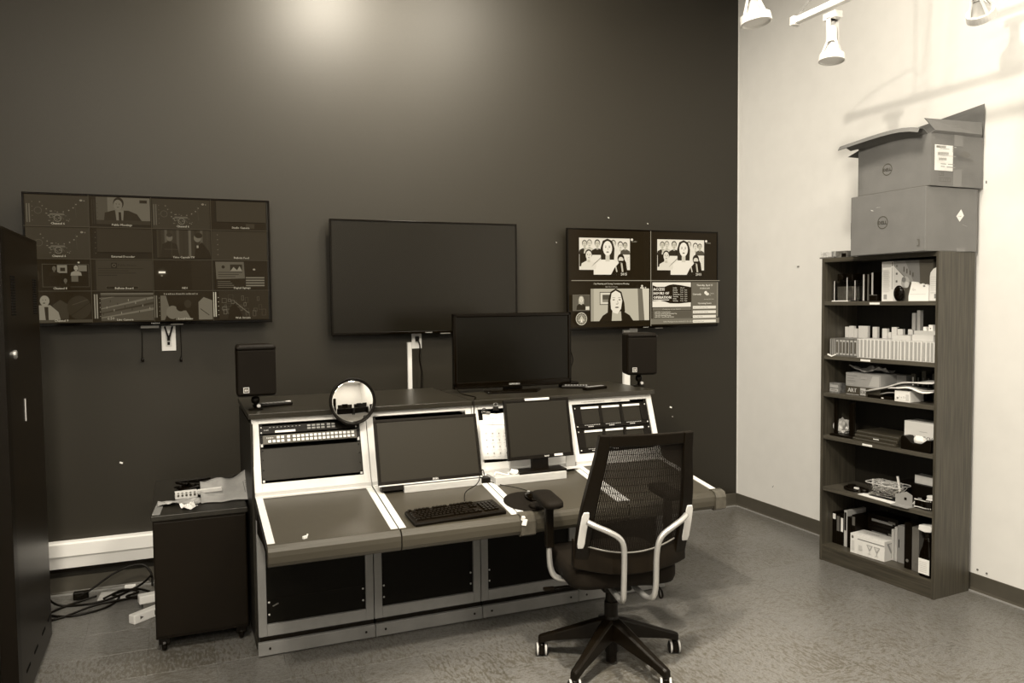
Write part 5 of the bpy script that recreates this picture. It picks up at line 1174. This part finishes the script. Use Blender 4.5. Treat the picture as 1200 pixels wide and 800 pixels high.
MB().rbox((.075, 0, .10), (.010, .008, .09), (0, -.2, 0)).build('white_stick', WHITEP, t); MB().rbox((-.1, 0, .06), (.010, .008, .07), (0, -.15, 0)).build('white_stick', WHITEP, t)
t = it('loose_sheet', 'white sheet of paper under the plastic basket', 'paper', .40, .06, Z, -.1); B('sheet', PAPER, t, -.12, .14, -.05, .08, 0, .003)
t = it('folded_card', 'white folded card behind the film strips', 'card', .60, .12, Z); MB().rbox((.05, .02, .015), (.12, .08, .004), (.3, 0, .2)).build('card', PAPER, t)
t = it('metal_bookend', 'grey metal bookend plate overhanging the fifth shelf edge', 'bookend', .535, .0, Z); B('base', M('bookend_metal', .3, .35), t, 0, .115, -.018, .08, 0, .003); MB().prism([(0, 0), (.11, 0), (.11, .07), (.07, .085), (.0, .055)], 'Y', .03, .034).build('plate', M('bookend_metal', .3, .35), t); B('hole', BLACK, t, .06, .075, .0285, .031, .035, .05)
t = it('film_strip', 'black perforated strip loop at the right of the fifth shelf', 'strip', .655, .04, Z); m = MB()
pts = curve_pts([(0, 0, .0), (.03, .004, .0), (.07, .0, .0), (.105, .03, .0), (.06, .08, .0), (.0, .06, .0)], 6); rings = [[p + Vector((0, 0, .002)), p + Vector((0, 0, .06))] for p in pts]
m.loft([[r_[0] for r_ in rings], [r_[1] for r_ in rings]], caps=False, close=False).build('strip', GLOSS, t, solid=.001)
m = MB()
for k, p in enumerate(pts[:16]):
    for zz in (.008, .05): m.box(p.x - .0018, p.x + .0018, p.y - .002, p.y - .0005, zz, zz + .006)
m.build('sprocket_hole', LABELW, t)
t = it('white_jar', 'white round jar inside the film strip loop', 'jar', .725, .10, Z); MB().lathe([(.001, 0), (.034, 0), (.036, .05), (.028, .06), (.028, .075), (.001, .076)], (0, 0, 0), 20).build('jar', WHITEP, t, smooth=False); MB().lathe([(.030, .06), (.031, .074), (.001, .078)], (0, 0, 0), 20).build('lid', LABELW, t)
small('white_back_box', 'box', 'narrow white box raised at the back right of the fifth shelf', .52, .70, .22, Z + .10, .05, PAPER2, .06)
small('black_back_box', 'box', 'black box at the back carrying the narrow white box', .44, .76, .20, Z, .0995, BLACK, .09)

# bottom shelf
Z = .105
BK = [(.024, .030, .205, BLACK, LABELW), (.056, .030, .195, BLACK, MIDG), (.088, .026, .20, BLACK, LABELW), (.116, .022, .235, M('pale_spine', .45, .6), BLACK), (.142, .030, .20, BLACK, None), (.176, .028, .22, BLACK, MIDG)]
for k, (x, w_, h, mt, lb) in enumerate(BK):
    t = it('book', ('black book with a small white label, far left on the bottom shelf', 'black book with grey emblem, second from left on the bottom shelf', 'black book with a large pale label, third from left on the bottom shelf', 'pale-spined book with dark lettering, fourth on the bottom shelf', 'plain black book, fifth from left on the bottom shelf', 'black book with grey patches, sixth from left on the bottom shelf')[k], 'book', x, .09, Z); B('cover', mt, t, 0, w_, 0, .18, 0, h, .002)
    if lb: B('spine_label', lb, t, .004, w_ - .004, -.001, 0, h * (.78 if k == 0 else .45 if k < 4 else .7), h * (.95 if k != 2 else .9))
for k in range(3):
    t = it('wide_case', ('lower', 'middle', 'upper')[k] + ' one of three wide black cases behind the white glass box', 'case', .215, .19, Z + k * .078, 0); B('case', BLACK, t, 0, .22, 0, .11, 0, .076, .002); B('label_strip', M('dim_label', .17, .5), t, .03, .10 + .04 * k, -.001, 0, .03, .045); B('label_strip', MIDG, t, .15, .20, -.001, 0, .04, .055)
t = it('glassware_box', 'white box printed with glasses on the bottom shelf', 'box', .215, .035, Z, math.radians(4)); B('carton', PAPER2, t, 0, .235, 0, .13, 0, .122, .0015)
P = Paint(step=.0003).rect(0, 0, .235, .122, .86).line(.05, .095, .235, .093, .006, .2).ell(.015, .10, .008, .01, .15, 10)
for cx in (.135, .185): P.poly([(cx - .022, .075), (cx + .022, .075), (cx + .004, .04), (cx - .004, .04)], .4).poly([(cx - .014, .07), (cx + .014, .07), (cx, .048)], .7).line(cx, .04, cx, .02, .003, .4).line(cx - .012, .02, cx + .012, .02, .002, .4)
P.rect(.06, .03, .085, .06, .65).rect(.01, .02, .03, .08, .7); P.build('front_print', t, (0, -.0008, 0))
P = Paint(step=.0003).rect(0, 0, .13, .122, .72).poly([(.02, .105), (.11, .105), (.07, .04), (.06, .04)], .3).poly([(.04, .1), (.09, .1), (.066, .055)], .6).line(.065, .04, .065, .012, .004, .35)
P.build('side_print', t, (.2358, .0, 0), (0, 0, PI / 2))
P = Paint(step=.0003).line(.02, .05, .21, .06, .004, .5).dashes(.06, .07, .014, 6, .45); P.build('top_print', t, (0, 0, .1225), (-PI / 2, 0, 0))
for k, (x, w_, h, mt) in enumerate(((.442, .018, .19, M('pale_spine', .45, .6)), (.464, .018, .21, M('pale_spine', .45, .6)), (.486, .05, .225, M('grey_spine', .24, .6)), (.54, .016, .23, M('pale_spine', .45, .6)))):
    t = it('book', ('slim pale book right of the glass box, first', 'slim pale book right of the glass box, second', 'thick grey book with dark slot right of the glass box', 'slim pale book just left of the dark binders')[k], 'book', x, .12, Z); B('cover', mt, t, 0, w_, 0, .15, 0, h, .002)
    if k == 2: B('slot', BLACK, t, .006, .012, -.001, 0, .09, .14)
for k, x in enumerate((.575, .625)):
    t = it('ring_binder', ('black ring binder on the bottom shelf, left of the grey one', 'grey ring binder between the black one and the bottle')[k], 'binder', x, .06, Z); B('cover', BLACK if k == 0 else M('grey_binder', .12, .5), t, 0, .045, 0, .22, 0, .275 if k == 0 else .26, .003); MB().lathe([(.006, 0), (.009, 0), (.009, .002), (.006, .002)], (.022, 0, .05), 12, axis='Y').build('finger_ring', MIDG, t)
for k in range(6):
    t = it('hanging_tape', 'slim dark tape box above the binders, %s from left' % ['first', 'second', 'third', 'fourth', 'fifth', 'sixth'][k], 'box', .575 + k * .032, .19, Z + .276 if k < 3 else Z + .20, 0, 'slim tape boxes above the binders'); B('case', M('dim_label', .17, .5), t, 0, .028, .10 if k < 3 else 0.06, .108, 0, .055 if k < 3 else .10, .001); B('edge', BLACK, t, 0, .003, .055, .106, .0, .05)
    if k < 3: t.location = on(.575 + k * .032, .19 - .06, Z + .276)
t = it('spray_bottle', 'dark bottle with a white label at the right of the bottom shelf', 'bottle', .735, .05, Z)
m = MB(); m.loft([[(x * s_, y * s_ , z) for x, y in rrect(.042, .032, .02)] for s_, z in ((.9, 0), (1, .006), (1, .12), (.9, .14), (.62, .17), (.5, .20), (.42, .225))]); m.build('bottle', GLOSS, t, smooth=True)
B('label', LABELW, t, -.034, .034, -.0335, -.0325, .018, .105); MB().prism([(-.05, .262), (-.045, .292), (.02, .30), (.035, .285), (.03, .262), (-.01, .255)], 'Y', -.02, .02).build('spray_head', WHITEP, t, .004); MB().cyl((0, 0, .22), (0, 0, .262), .015, 14).build('collar', BLACK, t); MB().tube([(-.03, 0, .262), (-.034, 0, .235), (-.026, 0, .215)], .006, 8).build('trigger', BLACK, t)
m = Paint(step=.0003)
for q in range(6): m.rect(-.026, .03 + q * .011, .02, .033 + q * .011, .7)
m.build('label_print', t, (0, -.034, 0))

# ------------------------------------------------------------ boxes on top of the bookshelf
t = it('small_patterned_box', 'small pale patterned box at the left corner on top of the bookshelf', 'box', -.03, .02, BH, math.radians(0)); B('body', M('pattern_print', .5, .6, noise=.35, nscale=60), t, .0, .105, 0, .09, .008, .045, .002); B('dark_foot', MIDG, t, -.004, .106, -.004, .09, 0, .008)
Paint(step=.0003).ell(.035, .022, .010, .009, .45, 10).ell(.06, .025, .008, .006, .6, 8).rect(.09, .002, .104, .035, .2).build('print', t, (0, -.0006, .006))
t = it('dark_gift_box', 'dark patterned box beside the pale one on top of the bookshelf', 'box', .082, .03, BH); B('body', M('dark_pattern', .12, .5, noise=.5, nscale=50), t, 0, .085, 0, .08, 0, .042, .002); B('dark_patch', BLACK, t, .045, .08, -.001, 0, .004, .026)
def bigbox(label, org, ex_, ey_, h, L, D):
    rz = math.atan2(ex_[1], ex_[0]); return thing('cardboard_box', label, 'box', org, (0, 0, rz))
def dell(P, cx, cz, r): P.ring(cx, cz, r, r * .12, .07, 36); P.text('DELL', cx, cz - r * .26, r * .74, .07, bold=r * .03)
# lower box
t = thing('cardboard_box', 'lower closed cardboard box on top of the bookshelf', 'box', (-.44, -1.615, BH), (0, 0, math.radians(-90)))
Lb, Db, Hb = .525, .405, .352
B('carton', CARD, t, 0, Lb, 0, Db, 0, Hb, .003); P = Paint(step=.0004); dell(P, .238, .180, .037)
P.poly([(.15, .262), (.16, .254), (.175, .253), (.162, .259)], .7).poly([(.185, .268), (.2, .272), (.23, .268), (.2, .269)], .45); P.rect(.485, .03, .491, .066, .12).rect(.475, .062, .487, .066, .12).rect(.475, .03, .487, .034, .12).rect(.004, .1, .006, .2, .25); P.build('front_print', t, (0, -.0008, 0))
P = Paint(step=.0004).poly([(.235, .195), (.262, .165), (.295, .20), (.272, .235)], .93).dashes(.248, .192, .006, 4, .4).line(.28, .15, .32, .14, .002, .35).ell(.10, .26, .004, .006, .2, 8); P.build('side_label', t, (Lb + .0008, 0, 0), (0, 0, PI / 2))
MB().box(Lb, Lb + .001, .24, .31, .0, .02).build('tape', M('box_tape', .19, .25), t)
# upper box with open flaps
t = thing('cardboard_box', 'upper cardboard box with raised open flaps and shipping label', 'box', (-.42, -1.648, BH + Hb + .003), (0, 0, math.radians(-90)))
L2, D2, H2 = .502, .408, .283; th = .005
m = MB(); m.box(0, L2, 0, th, 0, H2); m.box(0, L2, D2 - th, D2, 0, H2); m.box(0, th, th, D2 - th, 0, H2); m.box(L2 - th, L2, th, D2 - th, 0, H2); m.box(th, L2 - th, th, D2 - th, 0, th); m.build('carton', CARD, t, .001)
# front long flap, folded out and down over the left part
m = MB(); m.loft([[(.03, -.002, H2), (L2 - .02, -.002, H2 + .005), (L2 - .02, -.006, H2 + .010), (.03, -.006, H2 + .006)], [(-.03, -.125, H2 - .01), (.50, -.085, H2 + .04), (.50, -.088, H2 + .045), (-.03, -.130, H2 - .005)]])
m = MB(); n = 10; rows = []
for j, (dy, dzz) in enumerate(((.0, .0), (-.045, .02), (-.085, .018), (-.10, -.005))):
    rows.append([(-.06 + (L2 + .04) * i / n, dy * (1 - .25 * i / n), H2 + dzz + .05 * (i / n) * (1 if j else .0) * (1 - (i / n) ** 4 * .9)) for i in range(n + 1)])
m.loft(rows, caps=False, close=False).build('front_flap', CARD, t, solid=.004)
# rear long flap standing up against the wall
m = MB(); m.loft([[(0, D2 - .004, H2), (L2, D2 - .004, H2), (L2, D2, H2), (0, D2, H2)], [(.02, D2 - .03, H2 + .13), (L2 + .01, D2 - .012, H2 + .185), (L2 + .01, D2 - .008, H2 + .185), (.02, D2 - .026, H2 + .13)]]); m.build('rear_flap', CARD, t)
# side short flaps: right one folded double above the label side, left one hanging
m = MB(); m.loft([[(L2 - .002, .0, H2), (L2 - .002, D2 - .02, H2), (L2 + .002, D2 - .02, H2), (L2 + .002, 0, H2)], [(L2 + .012, .01, H2 + .012), (L2 + .012, D2 - .03, H2 + .012), (L2 + .016, D2 - .03, H2 + .012), (L2 + .016, .01, H2 + .012)], [(L2 - .004, -.05, H2 + .074), (L2 + .006, D2 - .03, H2 + .080), (L2 + .010, D2 - .03, H2 + .080), (L2 - .000, -.05, H2 + .074)]]); m.build('side_flap', CARD, t)
m = MB(); m.loft([[(0, .02, H2), (0, D2 - .02, H2), (-.004, D2 - .02, H2), (-.004, .02, H2)], [(-.10, .02, H2 - .03), (-.10, D2 - .02, H2 - .03), (-.104, D2 - .02, H2 - .03), (-.104, .02, H2 - .03)]]); m.build('side_flap', CARD, t)
P = Paint(step=.0004); dell(P, .215, .128, .034); P.rect(.002, .0, L2, .004, .15).build('front_print', t, (0, -.0008, 0))
P = Paint(step=.0004).rect(.028, .083, .168, .222, .95)
for q in range(20): P.rect(.040 + q * .0032, .205, .042 + q * .0032, .217, .12)
for q in range(22): P.rect(.044 + q * .0032, .166, .046 + q * .0032, .180, .15)
for q in range(16): P.rect(.040 + q * .0032, .134, .042 + q * .0032, .148, .15)
P.rect(.04, .194, .11, .197, .3).rect(.04, .158, .16, .160, .4).rect(.045, .112, .085, .116, .3).rect(.10, .112, .15, .116, .3).rect(.045, .098, .075, .102, .3).rect(.09, .096, .155, .101, .3).rect(.13, .180, .133, .214, .4).rect(.145, .206, .16, .21, .5)
P.frame(.030, .050, .066, .072, .002, .1).frame(.030, .018, .118, .040, .002, .1)
for q in range(5): P.text('TIYFU'[q], .041 + q * .0175, .022, .017, .1)
P.text('EH', .048, .055, .016, .1)
P.ell(.222, .172, .040, .017, .16, 20).rect(.388, .022, .397, .038, .02)
P.build('side_print', t, (L2 + .0008, 0, 0), (0, 0, PI / 2))
m = MB(); m.box(L2, L2 + .0012, .172, .240, .0, .095); m.box(L2, L2 + .0012, .175, .245, .222, H2); m.build('tape', M('box_tape', .19, .25), t)

# ------------------------------------------------------------ ceiling track lights
def rail(label, x, y0, y1, z, dx=0):
    t = thing('light_track', label, 'light track', (x, y0, z)); L_ = y1 - y0
    m = MB(); m.rbox((dx / 2, L_ / 2, 0), (.035, abs(L_), .032), (0, 0, -math.atan2(dx, abs(L_)) * -1)); m.build('rail', LAMPW, t, .003)
    MB().rbox((0, 0, 0), (.05, .03, .045)).build('end_cap', LAMPW, t, .003)
    for q in (.12, .9): MB().cyl((dx * q, L_ * q, .016), (dx * q, L_ * q, CZ - z), .004, 8).build('hanger_rod', SILVER, t)
    MB().tube(curve_pts([(0, -.02, .02), (.0, -.06, .05), (0, -.16, .09), (0, -.32, .13), (.0, -.42, .2), (0, -.45, CZ - z)]), .0035, 8).build('feed_cable', M('feed_cable_grey', .25, .4), t, smooth=True)
    return t
def head(label, loc, aim, s=1.0):
    t = thing('track_lamp', label, 'lamp', loc)
    MB().box(-.025, .025, -.04, .04, -.05, -.017).build('adapter', LAMPW, t, .003)
    MB().box(-.03, -.024, -.012, .012, -.16, -.04).box(.024, .03, -.012, .012, -.16, -.04).box(-.03, .03, -.012, .012, -.05, -.044).build('yoke', LAMPW, t, .001)
    d = Vector(aim).normalized(); R = d.to_track_quat('-Z', 'Y').to_matrix().to_4x4(); Tm = Matrix.Translation((0, 0, -.13)) @ R @ Matrix.Scale(s, 4)
    def P_(mb, name, mat, **k): mb.bm.transform(Tm); return mb.build(name, mat, t, **k)
    P_(MB().lathe([(.001, .05), (.022, .05), (.024, .03), (.024, -.03), (.001, -.03)], (0, 0, 0), 20), 'socket', LAMPW, smooth=False)
    m = MB()
    for q in range(4):
        a = PI / 4 + q * PI / 2; c, s_ = math.cos(a), math.sin(a)
        m.loft([[(c * .024 + s_ * .006, s_ * .024 - c * .006, -.02), (c * .024 - s_ * .006, s_ * .024 + c * .006, -.02), (c * .028 - s_ * .006, s_ * .028 + c * .006, -.02), (c * .028 + s_ * .006, s_ * .028 - c * .006, -.02)], [(c * .056 + s_ * .009, s_ * .056 - c * .009, -.105), (c * .056 - s_ * .009, s_ * .056 + c * .009, -.105), (c * .061 - s_ * .009, s_ * .061 + c * .009, -.105), (c * .061 + s_ * .009, s_ * .061 - c * .009, -.105)]])
    P_(m, 'cage_arm', LAMPW)
    P_(MB().lathe([(.056, -.10), (.064, -.10), (.067, -.135), (.060, -.137), (.056, -.13)], (0, 0, 0), 28), 'front_ring', LAMPW, smooth=False)
    P_(MB().lathe([(.012, -.03), (.02, -.045), (.05, -.10), (.053, -.118), (.001, -.121)], (0, 0, 0), 24), 'bulb', M('bulb_glass', .55, .15), smooth=True)
    return t
rail('white ceiling light track with a lamp, nearest the right wall', -1.226, -2.0, -5.0, 3.133, .0)
head('white track lamp hanging over the bookshelf, pointing down', (-1.21, -2.24, 3.117), (-.08, -.05, -1), .92)
rail('white ceiling light track left of the other', -1.93, -2.46, -5.2, 3.15)
head('white track lamp at the top edge near the wall corner', (-1.93, -2.52, 3.13), (.1, -.1, -1), .98)
head('white track lamp at the upper right edge, tilted to the wall', (-.63, -2.56, 3.29), (.75, .3, -.75), 1.0)
t = thing('light_track', 'short white track above the right edge lamp', 'light track', (-.63, -2.45, 3.31)); B('rail', LAMPW, t, -.018, .018, -2.2, .0, -.016, .016, .003)
MB().cyl((0, -.3, .016), (0, -.3, CZ - 3.31), .004, 8).build('hanger_rod', SILVER, t)

# ------------------------------------------------------------ the far half of the room, seen in the round mirror
def far_desk(x, y, label, n):
    t = thing('far_desk', label, 'desk', (x, y, 0)); B('top', DARKTOP, t, -.9, .9, -.35, .35, .72, .75, .003); B('modesty_panel', SATIN, t, -.88, .88, -.05, -.03, .1, .72); B('hutch', SATIN, t, -.8, .8, -.35, -.05, .75, 1.15, .01); B('hutch_screen', SCRGREY, t, -.6, .6, -.05, -.045, .8, 1.1)
    for sx in (-1, 1): B('leg', SATIN, t, sx * .86 - .02, sx * .86 + .02, -.33, .33, 0, .72)
    return t
far_desk(-1.05, -7.0, 'dark desk at the far end seen in the round mirror, right', 2); far_desk(-2.95, -7.0, 'dark desk at the far end seen in the round mirror, left', 2)
for k, (x, y) in enumerate(((-1.4, -6.82), (-.7, -6.82), (-3.0, -6.82))):
    t = thing('far_monitor', ('dark monitor on the far right desk, left one', 'dark monitor on the far right desk, right one', 'dark monitor on the far left desk')[k], 'monitor', (x, y + .12, .75)); B('foot', BLACK, t, -.12, .12, -.1, .1, 0, .015, .003); B('neck', BLACK, t, -.02, .02, -.02, 0, .015, .15); B('screen', GLOSS, t, -.3, .3, .0, .03, .12, .48, .004)
t = thing('far_cabinet', 'tall dark cabinet at the far end of the room', 'cabinet', (-4.35, -7.2, 0)); B('body', SATIN, t, -.4, .4, -.3, .3, 0, 1.9, .005); B('door', BLACK, t, -.38, .38, .3, .315, .05, 1.85, .003); B('handle', SILVER, t, .3, .32, .315, .34, .9, 1.1)
